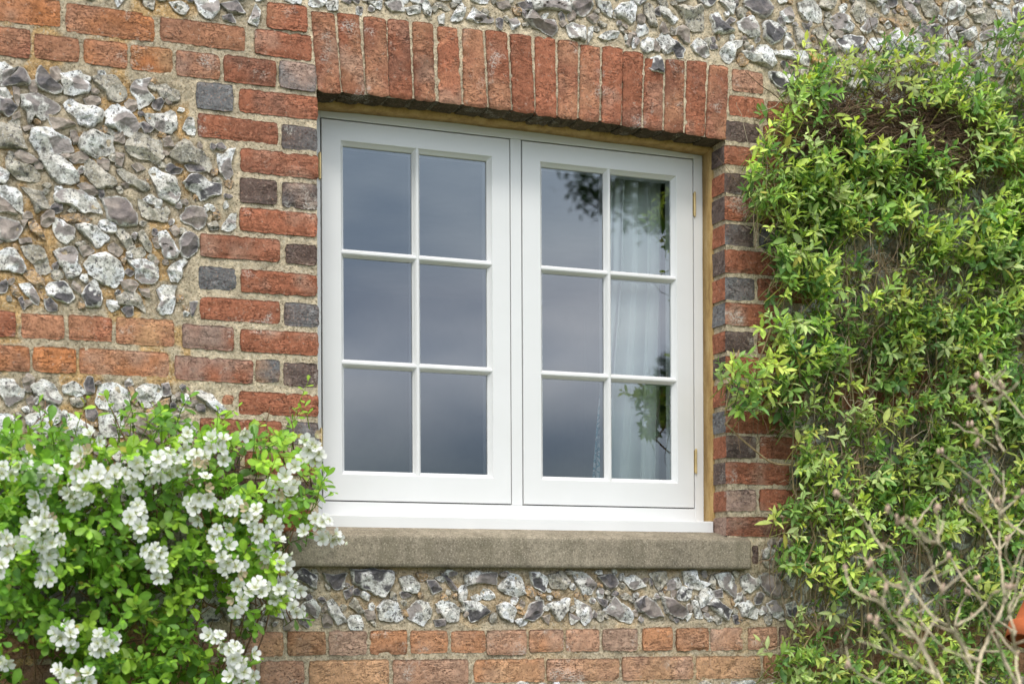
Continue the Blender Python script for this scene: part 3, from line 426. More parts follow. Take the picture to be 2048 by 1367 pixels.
# ------------------------------------------------------------------ mortar skin with the opening cut out
st = .0055; gx = np.arange(.12, 3.66, st); gz = np.arange(.70, 3.35, st); X, Z = np.meshgrid(gx, gz, indexing='ij'); p3 = np.stack([X.ravel(), 0 * X.ravel(), Z.ravel()], 1)
uu, vv = UV(X.ravel(), 0, Z.ravel())
y = .0022 + fbm(p3, 26, 4, 80) * .0055 + fbm(p3, 120, 2, 81) * .003
of = occ.astype(float)
for _ in range(3): of = (of + np.roll(of, 1, 0) + np.roll(of, -1, 0)) / 3; of = (of + np.roll(of, 1, 1) + np.roll(of, -1, 1)) / 3
bz = bocc.astype(float)
for _ in range(4): bz = (bz + np.roll(bz, 1, 0) + np.roll(bz, -1, 0)) / 3; bz = (bz + np.roll(bz, 1, 1) + np.roll(bz, -1, 1)) / 3
II = np.clip(((X.ravel() - OX) / G4).astype(int), 0, occ.shape[0] - 1); JJ = np.clip(((Z.ravel() - OZ) / G4).astype(int), 0, occ.shape[1] - 1)
gro = np.exp(-((of[II, JJ] - .55) / .22) ** 2) * np.clip(1 - bz[II, JJ] * 3, 0, 1); zb_ = np.clip(bz[II, JJ] * 3.5, 0, 1); y = (y + gro * .006) * (1 - zb_) + zb_ * (.0022 + fbm(p3, 70, 3, 83) * .0028)
left = (uu < 400) & ((vv > 95) | (uu < 100)); och = np.clip((fbm(p3, 11, 3, 90) - .02) / .12, 0, 1) * np.where(uu < 420, 1, np.where((vv > 1130) & (uu < 1500), .35, .12))
C = np.array((.54, .445, .31)) * np.ones((len(uu), 3)); C = C * (1 - och[:, None]) + np.array((.62, .40, .185)) * och[:, None]
pale = ((uu > 380) & (uu < 660) & (vv > 150)) | ((uu > 1420) & (vv > 130) & (vv < 1090)) | ((uu > 600) & (uu < 1460) & (vv < 300)); C = np.where(pale[:, None], np.array((.64, .53, .37)), C)
C = C * np.where((vv < 140) & (uu > 600), 1.12, 1)[:, None]
nx, nz_ = len(gx), len(gz); GF = gridF(nx, nz_); cx = X.ravel()[GF].mean(1); cz = Z.ravel()[GF].mean(1)
ZB = P(1000, 1090)[2]
keep = ~((cx > XL + .002) & (cx < XR - .002) & (cz > ZB) & (cz < zs(cx) + .004)); V = np.stack([X.ravel(), y, Z.ravel()], 1)
# snap the cut edge to the reveal lines
Fk = GF[keep]; used = np.zeros(len(V), bool); used[Fk] = True
inn = (V[:, 0] > XL - .004) & (V[:, 0] < XR + .004) & (V[:, 2] > ZB) & (V[:, 2] < zs(V[:, 0]))
V[:, 0] = np.where(inn & (V[:, 0] > XR - .012), XR + .004, np.where(inn & (V[:, 0] < XL + .012), XL - .001, V[:, 0]))
rem = np.cumsum(used) - 1
mk('mortar', V[used], rem[Fk], MORTAR, wall, C[used])
A = Acc()                                                   # reveal and soffit bedding
ys = np.linspace(.004, .13, 16); zz = np.linspace(ZB, zs(XR) + .02, 180); Y, ZZ = np.meshgrid(ys, zz, indexing='ij')
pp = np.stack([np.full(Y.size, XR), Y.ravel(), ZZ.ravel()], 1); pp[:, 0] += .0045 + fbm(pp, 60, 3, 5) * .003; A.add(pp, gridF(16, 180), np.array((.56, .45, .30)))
xx = np.linspace(XL - .01, XR + .01, 200); Y, XX = np.meshgrid(ys, xx, indexing='ij'); pp = np.stack([XX.ravel(), Y.ravel(), zs(XX.ravel())], 1); pp[:, 2] += .005 + fbm(pp, 60, 3, 6) * .003; A.add(pp, gridF(16, 200), np.array((.14, .12, .085)))  # soffit bedding darkened like the brick undersides, painted shade plus dirt
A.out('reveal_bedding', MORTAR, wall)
A = Acc(); zt = float(zs((XL + XR) / 2)) + .06
for b in ((XW0, .125, .0065, .3, ZW0, ZW1), (3.655, XW1, .0065, .3, ZW0, ZW1), (.125, 3.655, .0065, .3, ZW0, .705), (.125, 3.655, .0065, .3, 3.34, ZW1),
          (.125, XL - .012, .02, .299, .705, 3.34), (XR + .012, 3.655, .02, .299, .705, 3.34), (XL - .012, XR + .012, .02, .299, .705, P(1000, 1110)[2]), (XL - .012, XR + .012, .02, .299, zt, 3.34)):
    box(A, *b, np.array((.335, .265, .175)))
A.out('inner_masonry', MORTAR, wall, False)
# stone sill
A = Acc(); sx0, sx1 = P(576, 1100, -.028)[0], P(1503.2, 1100, -.028)[0]; yt = -.028
zt_, zb_ = P(1000, 1074, yt)[2], P(1000, 1135, yt)[2]; nx_ = 260
prof = [(.14, zt_ + .040), (.05, zt_ + .0235), (.02, zt_ + .0165), (-.01, zt_ + .0075), (-.0215, zt_ + .0030), (-.0265, zt_ + .0005), (-.028, zt_ - .003)] + [(-.028, zt_ - .003 - (zt_ - zb_ - .007) * q) for q in np.linspace(.1, 1, 9)] + [(-.0245, zb_ + .0012), (-.018, zb_), (.03, zb_)]
xs = np.concatenate([[sx0, sx0 + .0015, sx0 + .005], np.linspace(sx0 + .012, sx1 - .012, nx_), [sx1 - .005, sx1 - .0015, sx1]]); shr = np.zeros(len(xs)); shr[[0, -1]] = .006; shr[[1, -2]] = .002
V = []
for x, s_ in zip(xs, shr):
    for (yy, z_) in prof: V.append((x, yy + s_ * (1 if yy < .01 else 0), z_ + (s_ * (zb_ + .03 - z_) / .03 * .4)))
V = np.array(V); V[:, 1] += fbm(V, 60, 3, 2) * .0016; V[:, 2] += fbm(V, 25, 3, 3) * .0008; npf = len(prof)
A.add(V, [gridF(len(xs), npf)[:, ::-1], np.arange(npf)[None, ::-1], (np.arange(npf) + npf * (len(xs) - 1))[None]])
A.out('stone_sill', SILL, wall)['label'] = 'long weathered stone sill under the white window'
# ------------------------------------------------------------------ window
YF = .125
win = thing('casement_window', 'white painted timber casement window with two six-pane casements and brass hinges', 'window', (float((XL + XR) / 2), YF, P(1000, 1060, YF)[2]))
X_ = lambda u, v=640: P(u, v, YF)[0]
Z_ = lambda u, v: P(u, v, YF)[2]
def loops(acc, rects, C=None):
    V = []
    for (x0, x1, z0, z1, y) in rects: V += [(x0, y, z0), (x1, y, z0), (x1, y, z1), (x0, y, z1)]
    acc.add(V, gridF(len(rects), 4, True), C)
zT, zTb = Z_(643, 236), Z_(646, 1000)                       # gap lines
xa, xb, xc, xd = X_(643.5), X_(1021.3), X_(1045), X_(1387.3)
fx0, fx1, fz0, fz1 = xa - .034, X_(1406.3), Z_(1000, 1046), zT + .034
yb = YF + .075; g = .0018
A = Acc(); box(A, fx0, xa - g, YF, yb, fz0, fz1); box(A, xd + g, fx1, YF, yb, fz0, fz1); box(A, xa - g, xd + g, YF, yb, zT + g, fz1); box(A, xa - g, xd + g, YF, yb, fz0, zTb - g); box(A, xb + g, xc - g, YF + .0006, yb, zTb - g, zT + g)
bevel(A.out('frame', PAINT, win, False), .0012)
A = Acc(); box(A, XL - .005, P(1427.3, 1050, .068)[0], .068, YF + .03, P(1427, 1067.5, .068)[2], P(1427, 1042, .068)[2]); bevel(A.out('sill_nosing', PAINT, win, False), .003, 3)
for o in win.children:
    if o.name.startswith('sill'): o['label'] = 'projecting white bottom sill board'
A = Acc()
for x0, x1 in ((xa, xb), (xc, xd)):                         # dark strip added in the gaps round each casement to stand for their shade
    loops(A, [(x0 - g - .001, x1 + g + .001, zTb - g - .001, zT + g + .001, YF + .010), (x0 + .004, x1 - .004, zTb + .004, zT - .004, YF + .0102)])
A.out('gap_shade_strip', GAP_SHADE, win, False)
zO1, zO0 = Z_(682, 281), Z_(685, 947)
zb1, zb2 = Z_(685, 503.5), Z_(685, 724.5)
GY = YF + .020
for x0, x1, o0, o1, ub, lab in ((xa, xb, X_(683.2), X_(984.8), 835.9, 'left casement with sky reflected in all six panes'), (xc, xd, X_(1082), X_(1353.2), 1219.3, 'right casement with pale curtain behind its right panes')):
    cas = thing('casement', None, None, (x0, YF, zTb)); cas.parent = win; cas.location = Vector((x0, YF, zTb)) - win.location; cas['label'] = lab
    x0 += g * .7; x1 -= g * .7; zt1, zt0 = zT - g * .7, zTb + g * .7; r = .0012; bw = .009
    A = Acc(); yf = YF - .0012
    rects = [(x0, x1, zt0, zt1, YF + .05), (x0, x1, zt0, zt1, yf + r), (x0 + r, x1 - r, zt0 + r, zt1 - r, yf), (o0 - .0012, o1 + .0012, zO0 - .0012, zO1 + .0012, yf), (o0, o1, zO0, zO1, yf + .0012)]
    for q in np.linspace(.15, 1, 6): rects.append((o0 + bw * q, o1 - bw * q, zO0 + bw * q, zO1 - bw * q, yf + .0012 + .0135 * (q ** .8)))
    rects += [(o0 + bw + .0008, o1 - bw - .0008, zO0 + bw + .0008, zO1 - bw - .0008, yf + .0165), (o0 + bw + .0008, o1 - bw - .0008, zO0 + bw + .0008, zO1 - bw - .0008, YF + .05), (x0, x1, zt0, zt1, YF + .05)]
    loops(A, rects); o = A.out('sash_frame', PAINT, cas, False)
    # glazing bars
    def bar(acc, a0, a1, c, vert, back):
        pr = [(-.0108, GY + .026), (-.0108, yf + .0165), (-.0095, yf + .0145), (-.006, yf + .006), (-.0035, yf + .0022 + back), (-.0022, yf + .0012 + back), (.0022, yf + .0012 + back), (.0035, yf + .0022 + back), (.006, yf + .006), (.0095, yf + .0145), (.0108, yf + .0165), (.0108, GY + .026)]
        en = lambda y: bw * min(1, max(0, (y - yf - .0012) / .0135)) ** 1.25 - .0002
        V = [((c + p, y, s_ + sg * en(y)) if vert else (s_ + sg * en(y), y, c + p)) for s_, sg in ((a0, 1), (a1, -1)) for p, y in pr]; n_ = len(pr)
        acc.add(V, [gridF(2, n_)[:, ::-1] if vert else gridF(2, n_)])
    xv = X_(ub)
    A = Acc(); bar(A, zO0, zO1, xv, True, 0); A.out('glazing_bar', PAINT, cas, False)
    for zb in (zb1, zb2): A = Acc(); bar(A, o0, o1, zb, False, .0005); A.out('glazing_bar', PAINT, cas, False)
    for i in range(2):
        for j in range(3):
            px0, px1 = ((o0 + bw - .001, xv - .009), (xv + .009, o1 - bw + .001))[i]; zz_ = [zO0 + bw - .001, zb2, zb1, zO1 - bw + .001]; pz0, pz1 = zz_[j] + (.009 if j else 0), zz_[j + 1] - (.009 if j < 2 else 0)
            tl = rng.uniform(-.0004, .0004)
            mk('pane', [(px0, GY + tl, pz0), (px1, GY, pz0), (px1, GY - tl, pz1), (px0, GY, pz1)], np.array([[0, 1, 2, 3]]), GLASS, cas, smooth=False)
    hx = x0 - .001 if x0 < 1.5 else x1 + .001
    for v_ in ((332, 883) if x0 < 1.3 else (409, 922)):
        uh = 641 if x0 < 1.3 else 1389; zc = Z_(uh, v_); A = Acc()
        hxx = X_(640.5) if uh == 641 else X_(1389.5)
        for a_, b_ in ((-.034, -.0124), (-.0120, .0120), (.0124, .034)): tube(A, [(hxx, YF - .004, zc + a_), (hxx, YF - .004, zc + b_)], .0031, 12)
        tube(A, [(hxx, YF - .004, zc - .0365), (hxx, YF - .004, zc - .034), (hxx, YF - .004, zc + .034), (hxx, YF - .004, zc + .0365)], [.0012, .0028, .0028, .0012], 10)
        box(A, hxx - .0035, hxx + .0035, YF - .003, YF + .004, zc - .032, zc + .032)
        h = A.out('hinge', BRASS, cas, False)
# treated wood packing strip round head and right jamb
A = Acc(); xs_ = np.linspace(XL - .004, XR - .001, 120); wob = fbm(np.stack([xs_, 0 * xs_, 0 * xs_], 1), 9, 3, 3) * .0025
prof = lambda x, w_: [(.078, zs(x) + .012), (.078, zs(x) - .001 + w_), (.083, zs(x) - .0075 + w_), (.1235, zs(x) - .0095 + w_), (.1235, zs(x) + .012)]
A.add([(x, y_, z_) for x, w_ in zip(xs_, wob) for y_, z_ in prof(x, w_)], gridF(120, 5)[:, ::-1])
zz = np.linspace(P(1407, 1042, .1)[2], zs(XR) - .002, 120); wob = fbm(np.stack([zz, 0 * zz, 0 * zz], 1), 8, 3, 4) * .0022
A.add([(x_, y_, z) for z, w_ in zip(zz, wob) for x_, y_ in ((XR + .01, .0735), (XR - .001 + w_ * .5, .0735 + w_), (XR - .0045 + w_ * .5, .079), (XR - .0045 + w_ * .5, .1235), (XR + .01, .1235))], gridF(120, 5))
o = A.out('packing_strip', WOOD, win); o['label'] = 'ochre brown treated wood strip under the arch and down the right side'
# room and curtain
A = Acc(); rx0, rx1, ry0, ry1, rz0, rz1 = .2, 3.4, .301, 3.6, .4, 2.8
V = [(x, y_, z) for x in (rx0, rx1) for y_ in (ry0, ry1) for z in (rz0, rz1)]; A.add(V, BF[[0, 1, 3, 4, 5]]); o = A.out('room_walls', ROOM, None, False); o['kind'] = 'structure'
CY = .235; nc = 150; ct = P(1300, 230, CY)[2]; cb = P(1250, 1080, CY)[2]; V = []; C = []; nz2 = 40
for i in range(nz2):
    q = i / (nz2 - 1); z = ct + (cb - ct) * q; v_ = 250 + 815 * q; uL = np.interp(v_, [250, 560, 760, 950, 1050], [1226, 1222, 1203, 1186, 1180]); uR = np.interp(v_, [250, 560, 950], [1350, 1350, 1352]); xl = P(uL, v_, CY)[0]; xr = P(uR, v_, CY)[0]
    for j in range(nc):
        s_ = j / (nc - 1); ph = s_ * 6.283 * 5.2 + .5 * math.sin(q * 3); y_ = CY + .012 * math.sin(ph) + .007 * math.sin(ph * 1.7 + 1) + .01 * q * math.sin(s_ * 9) + .10 * max(0, s_ - .76) / .24
        V.append((xl + (xr - xl) * (s_ + .012 * math.sin(2 * ph)), y_, z)); e_ = 1.0 if s_ < .30 * max(0, (q - .52) / .48) + .02 * (q > .5) else 0.0; C.append((.74, .78, .73, e_) if e_ < .5 else (.58, .66, .68, 1))
o = mk('curtain', V, gridF(nz2, nc), CURT, None, np.array(C)); setp(o, 'pale pleated curtain with blue patterned edge hanging behind the right casement', 'curtain')
# ------------------------------------------------------------------ leaves
def leafgeo(kind):
    if kind == 'lance': st_ = [(0, .02), (.12, .3), (.3, .82), (.5, 1), (.7, .8), (.88, .38), (1, .0)]; fold = .22
    else: st_ = [(0, .04), (.12, .22), (.32, .6), (.55, .92), (.75, 1), (.92, .62), (1, .12)]; fold = .14
    V = []
    for t, w_ in st_: V += [(t, -w_, fold * w_), (t, 0, 0), (t, w_, fold * w_)]
    return np.array(V), gridF(len(st_), 3)
LG = {k_: leafgeo(k_) for k_ in ('lance', 'obov')}
def leaves(acc, O, Dr, Nr, ln, wd, curl, col, kind):
    """many leaves at once: origin, direction, normal, length, half width, curl, colour"""
    T, Fc = LG[kind]; n = len(O); Dr = Dr / np.linalg.norm(Dr, axis=1)[:, None]; Sd = np.cross(Nr, Dr); Sd /= np.linalg.norm(Sd, axis=1)[:, None] + 1e-9; Nn = np.cross(Dr, Sd)
    t = T[:, 0][None, :]; V = O[:, None] + Dr[:, None] * (t * ln[:, None])[..., None] + Sd[:, None] * (T[:, 1][None] * wd[:, None])[..., None] + Nn[:, None] * (T[:, 2][None] * wd[:, None] - curl[:, None] * ln[:, None] * t ** 2)[..., None]
    Fa = Fc[None] + (np.arange(n) * len(T))[:, None, None]; mid = (np.abs(T[:, 1]) < 1e-6)[None, :, None]
    C = np.repeat(col[:, None], len(T), 1) * np.where(mid, 1.18, 1.0)
    acc.add(V.reshape(-1, 3), Fa.reshape(-1, 4), C.reshape(-1, 3))
def unit(v): return v / (np.linalg.norm(v, axis=-1, keepdims=True) + 1e-9)
def inpoly(pl, u, v):
    ins = False; n = len(pl)
    for k_ in range(n):
        xa_, za_ = pl[k_]; xb_, zb_ = pl[(k_ + 1) % n]
        if (za_ > v) != (zb_ > v) and u < (xb_ - xa_) * (v - za_) / (zb_ - za_) + xa_: ins = not ins
    return ins
# climber on the right
CP = [(1590, 95), (1600, 140), (1575, 180), (1530, 235), (1505, 300), (1490, 350), (1500, 420), (1545, 460), (1530, 520), (1545, 570), (1520, 640), (1540, 690), (1530, 715), (1440, 715), (1432, 770), (1450, 830), (1475, 850), (1500, 790), (1540, 850), (1590, 900), (1590, 990), (1540, 1030), (1545, 1140), (1600, 1150), (1640, 1190), (1590, 1230), (1560, 1260), (1540, 1310), (1530, 1400), (2200, 1420), (2200, 40), (2010, 60), (1920, 95), (1870, 75), (1780, 60), (1760, 100), (1660, 130)]
HOLE = [(1800, 262, 145, 50, .13), (1900, 300, 60, 40, .3), (1690, 590, 40, 55, .25), (1765, 545, 45, 40, .3), (1740, 655, 60, 35, .2), (1910, 560, 75, 32, .25), (1690, 760, 40, 70, .3), (1880, 800, 60, 40, .35), (1745, 900, 55, 45, .25), (1705, 960, 45, 50, .3), (1790, 1090, 70, 30, .25), (1860, 1000, 40, 30, .4), (1640, 1090, 40, 60, .4), (1700, 1230, 50, 40, .25), (1860, 1230, 60, 60, .3), (1760, 1310, 60, 40, .35), (1950, 1100, 60, 60, .35), (1530, 600, 30, 25, .1), (1545, 790, 30, 25, .2), (1560, 930, 40, 40, .12), (1500, 930, 60, 50, .0), (1490, 1000, 60, 60, 0), (1540, 345, 20, 20, .3), (1950, 1330, 100, 50, .4)]
def dens(u, v):
    if not inpoly(CP, u, v): return 0
    d_ = float(np.clip(.80 + 1.25 * vn(np.array([[u / 62., 3.3, v / 62.]]), 17)[0], .2, 1)); HN = 1
    if v < 190: d_ *= .30 + .5 * max(0, v - 90) / 100
    if v > 1080: d_ *= .62
    if u < 1560 and 690 < v < 1000: d_ *= .36
    for a, b, ru, rv, w_ in HOLE:
        e_ = ((u - a) / ru) ** 2 + ((v - b) / rv) ** 2
        if e_ < 1: d_ = min(d_, w_ + (1 - w_) * max(0, e_ - .6) / .4)
    return d_
clim = thing('climbing_shrub', 'leafy green climber with slender pointed leaves covering the wall right of the window', 'climber', (2.75, -.15, 0))
S_, T_ = Acc(), Acc()
def curve(p0, p1, sag, n=7, wig=.012):
    t = np.linspace(0, 1, n)[:, None]; p = p0 * (1 - t) + p1 * t + sag * (4 * t * (1 - t)); p[1:-1] += rng.normal(0, wig, (n - 2, 3)) * .5; return p
# main stems rising from the ground
for (u0, u1, v1) in ((1660, 1600, 900), (1690, 1750, 500), (1720, 1660, 300), (1650, 1560, 620), (1800, 1880, 400), (1850, 1950, 700), (1700, 1650, 850), (1760, 1840, 250), (1900, 2020, 300)):
    b = P(u0, 1500, -.06); b[2] = 0; t_ = P(u1, v1, -.05 - rng.uniform(0, .05)); ln = curve(b, t_, np.array([rng.uniform(-.08, .08), -.03, 0]), 14, .03); tube(S_, smoothline(ln, 3), np.linspace(.0055, .0020, 14 * 3 - 2), 6, np.array((.24, .19, .10)))
# specific visible stems
for pts in ([(1545, 650), (1530, 690), (1510, 740), (1490, 790), (1465, 830), (1450, 850)], [(1450, 845), (1475, 870), (1510, 900), (1545, 925), (1590, 930)], [(1600, 1330), (1610, 1290), (1640, 1250), (1680, 1220)], [(1478, 700), (1470, 730), (1460, 770), (1450, 830)], [(1640, 975), (1700, 980), (1760, 985), (1800, 1000)], [(1745, 450), (1770, 530), (1790, 600), (1810, 640)]):
    tube(S_, smoothline([P(a, b, -.07) for a, b in pts], 4), .0026, 6, np.array((.33, .24, .13)))
for pts in ([(1605, 250), (1598, 180), (1600, 130), (1590, 90)], [(1770, 130), (1745, 95), (1720, 60), (1700, 40)], [(1800, 160), (1765, 100), (1745, 60), (1738, 35)], [(1640, 170), (1680, 210)], [(1900, 130), (1895, 60), (1900, 20)], [(1860, 110), (1900, 60), (1940, 30), (1965, 20)], [(1760, 160), (1730, 90), (1735, 50)], [(1915, 100), (1890, 45), (1905, -20)], [(1930, 90), (1970, 60)], [(1600, 260), (1560, 200), (1520, 170), (1490, 142)], [(1950, 180), (2000, 110), (2030, 60)], [(2048, 110), (2030, 50), (2040, 0)]):
    L_ = smoothline([P(a, b, -.05) for a, b in pts], 5); tube(S_, L_, np.linspace(.0018, .0008, len(L_)), 5, np.array((.13, .09, .05)))
# brown dead twig tangle close to the wall
for _ in range(6500):
    u, v = rng.uniform(1470, 2150), rng.uniform(120, 1400)
    hole = any(((u - a) / ru) ** 2 + ((v - b) / rv) ** 2 < 1.1 for a, b, ru, rv, w_ in HOLE[:13])
    if not inpoly(CP, u, v) or (not hole and rng.random() > .28) or (v < 170 and rng.random() > .2): continue
    p0 = P(u, v, -rng.uniform(.03, .12)); a = rng.uniform(0, 6.28); ln = rng.uniform(.05, .17)
    dr = np.array([math.cos(a), rng.uniform(-.35, .1), math.sin(a) * (1.0 if v > 300 else .5)]) * ln
    if rng.random() < .35: dr = np.array([rng.uniform(-.03, .03), rng.uniform(-.02, .02), -ln])
    c = np.array([(.26, .165, .10), (.36, .27, .18), (.22, .15, .09), (.50, .42, .30)][rng.integers(4)])
    if 170 < v < 330: c = c * .75
    tube(S_, curve(p0, p0 + dr, np.array([rng.uniform(-.02, .02), rng.uniform(-.02, .01), rng.uniform(-.03, .03)]), 6, .006), np.linspace(.0013, .0006, 6), 4, c, False)
for _ in range(1500):                                      # thatch of dead stems under the leaves of the upper band
    a_ = rng.uniform(0, 6.28); q_ = rng.random() ** .5; u, v = 1800 + 185 * q_ * math.cos(a_), 268 + 62 * q_ * math.sin(a_) + (q_ * math.cos(a_)) * 12; p0 = P(u, v, -rng.uniform(.03, .12)); an = rng.normal(0, .5) + (3.14 if rng.random() < .5 else 0); ln = rng.uniform(.06, .2)
    tube(S_, curve(p0, p0 + np.array([math.cos(an), rng.uniform(-.2, .15), math.sin(an) - .15]) * ln, rng.normal(0, .02, 3), 6, .006), np.linspace(.0013, .0006, 6), 4, np.array([(.15, .09, .055), (.10, .06, .04), (.26, .18, .12)][rng.integers(3)]), False)
# leafy shoots
def shoots(cnt, poly_d, ur, vr, yr, up, base_cols, acc, lenr, wdr, kind, nodes, seedcol):
    O, Dd, Nn, Ln, Wd, Cu, Co = [], [], [], [], [], [], []
    made = 0
    while made < cnt:
        u, v = rng.uniform(*ur), rng.uniform(*vr)
        if rng.random() > poly_d(u, v): continue
        made += 1; dep = rng.random(); yy = yr[0] + (yr[1] - yr[0]) * dep; p = P(u, v, yy)
        d_ = unit(np.array([rng.normal(0, .55), -.45 - rng.random() * .8, up + rng.normal(0, .45)])); nn = rng.integers(*nodes); sl = rng.uniform(.03, .075)
        b = base_cols[rng.integers(len(base_cols))] * (1 + seedcol * vn(np.array([[p[0] * 5, 0, p[2] * 5]]), 3)[0]) * rng.uniform(.85, 1.15)
        end = p + d_ * sl; st0 = p - d_ * sl * .6 + np.array([0, .02, -.02]); tube(S_ if acc is T_ else S2, [st0, p, end], [.0014, .0011, .0007], 4, b * np.array((.9, .7, .7)), False)
        a1 = unit(np.cross(d_, [0.1, .2, 1])); a2 = np.cross(d_, a1); ph = rng.uniform(0, 6.28); sc = rng.uniform(.62, 1.25)
        for k_ in range(nn):
            q = k_ / max(1, nn - 1); th = ph + k_ * 2.4; rad = a1 * math.cos(th) + a2 * math.sin(th); spread = 1.15 - .75 * q + rng.normal(0, .12)
            dl = unit(d_ * (1 - spread * .55) + rad * spread + np.array([0, -.12, rng.normal(-.08, .12)])); O.append(p + d_ * sl * q); Dd.append(dl)
            nv = unit(d_ * .8 + np.array([0, -.5, .75]) + rng.normal(0, .28, 3)); Nn.append(nv); l_ = rng.uniform(*lenr) * sc * (1 - .35 * q); Ln.append(l_); Wd.append(l_ * rng.uniform(*wdr)); Cu.append(rng.uniform(-.02, .3))
            cc = b * rng.uniform(.82, 1.18) * (1 + .28 * q * np.array((1.25, 1, .6))); 
            if rng.random() < .02: cc = np.array((.42, .40, .08))
            Co.append(cc)
    leaves(acc, np.array(O), np.array(Dd), np.array(Nn), np.array(Ln), np.array(Wd), np.array(Cu), np.array(Co), kind)
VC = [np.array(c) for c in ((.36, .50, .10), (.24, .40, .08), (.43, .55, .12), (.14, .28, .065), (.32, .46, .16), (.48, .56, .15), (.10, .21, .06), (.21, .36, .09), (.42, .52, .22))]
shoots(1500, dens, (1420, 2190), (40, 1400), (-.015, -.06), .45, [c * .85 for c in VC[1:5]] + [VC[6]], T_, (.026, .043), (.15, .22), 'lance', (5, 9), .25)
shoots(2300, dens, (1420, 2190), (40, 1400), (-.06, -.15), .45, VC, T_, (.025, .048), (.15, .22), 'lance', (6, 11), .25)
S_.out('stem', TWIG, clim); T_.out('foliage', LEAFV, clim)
# flowering shrub on the left
SP = [(-60, 850), (30, 862), (60, 880), (120, 850), (170, 880), (230, 850), (265, 850), (330, 830), (420, 860), (440, 830), (470, 870), (560, 855), (600, 870), (610, 930), (640, 960), (636, 1020), (600, 1060), (560, 1040), (545, 1090), (570, 1180), (600, 1240), (500, 1250), (480, 1290), (470, 1330), (500, 1420), (-60, 1420)]
H2 = [(150, 1195, 50, 28, .12), (300, 1185, 35, 35, .2), (405, 1235, 60, 40, .12), (420, 1290, 50, 40, .15), (40, 1290, 55, 30, .1), (70, 1345, 60, 40, .08), (275, 1280, 22, 50, .15), (560, 950, 60, 40, .3), (470, 950, 50, 30, .4), (500, 1240, 30, 30, .2), (560, 1060, 30, 20, .2), (540, 900, 60, 20, .45), (500, 1290, 30, 40, .1), (510, 1350, 30, 40, .1)]
def dens2(u, v):
    if not inpoly(SP, u, v): return 0
    d_ = .8 if v > 900 else .55
    if u > 500: d_ = .4
    for a, b, ru, rv, w_ in H2:
        if ((u - a) / ru) ** 2 + ((v - b) / rv) ** 2 < 1: d_ = min(d_, w_)
    return d_
shr_ = thing('flowering_shrub', 'bright green shrub with clusters of white blossom in front of the wall at lower left', 'shrub', (.75, -.25, 0))
S2, T2 = Acc(), Acc()
for (u0, u1, v1, yy) in ((120, 60, 900, -.2), (150, 200, 900, -.15), (180, 330, 880, -.12), (200, 420, 870, -.1), (220, 560, 880, -.1), (230, 620, 960, -.1), (240, 580, 1080, -.16), (160, 240, 1100, -.28), (210, 450, 1050, -.25), (100, -20, 1000, -.25), (200, 500, 1200, -.2)):
    b = P(u0, 1500, -.07); b[2] = 0; b[0] += rng.normal(0, .03); t_ = P(u1, v1, yy * .5); L_ = curve(b, t_, np.array([0, -.0, .08]), 12, .015); L_ = smoothline(L_, 3); tube(S2, L_, np.linspace(.005, .0014, len(L_)), 6, np.array((.20, .12, .07)))
for _ in range(330):
    u, v = rng.uniform(-40, 640), rng.uniform(880, 1400)
    if dens2(u, v) == 0: continue
    p0 = P(u, v, -rng.uniform(.03, .16)); a = rng.uniform(.2, 2.9) if u < 480 else rng.uniform(1.4, 2.9); ln = rng.uniform(.05, .13); tube(S2, curve(p0, p0 + np.array([math.cos(a), rng.uniform(-.3, .2), math.sin(a)]) * ln, np.zeros(3), 5, .006), np.linspace(.0022, .0009, 5), 5, np.array((.22, .13, .08)))
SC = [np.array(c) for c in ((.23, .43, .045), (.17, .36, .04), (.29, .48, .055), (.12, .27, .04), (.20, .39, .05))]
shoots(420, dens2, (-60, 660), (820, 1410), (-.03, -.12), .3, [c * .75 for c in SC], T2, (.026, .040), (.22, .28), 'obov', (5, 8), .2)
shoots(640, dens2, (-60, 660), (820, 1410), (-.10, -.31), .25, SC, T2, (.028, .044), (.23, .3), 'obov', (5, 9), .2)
# loose tips above and beside
def tips(lst, yy=-.1):
    for a, b in lst:
        shoots(1, lambda u, v: 1.0, (a - 1, a + 1), (b - 1, b + 1), (yy, yy - .02), 1.0, SC, T2, (.026, .036), (.2, .27), 'obov', (5, 7), .1)
tips([(265, 825), (365, 815), (230, 838), (155, 850), (85, 858), (440, 845), (600, 800), (615, 830), (580, 850), (640, 1000), (630, 985), (580, 1085), (560, 1075), (615, 1060), (500, 880), (520, 905), (540, 880), (430, 880), (590, 940), (20, 850), (330, 850), (300, 860)], -.12)
S2.out('stem', TWIG, shr_); T2.out('foliage', LEAFS, shr_)
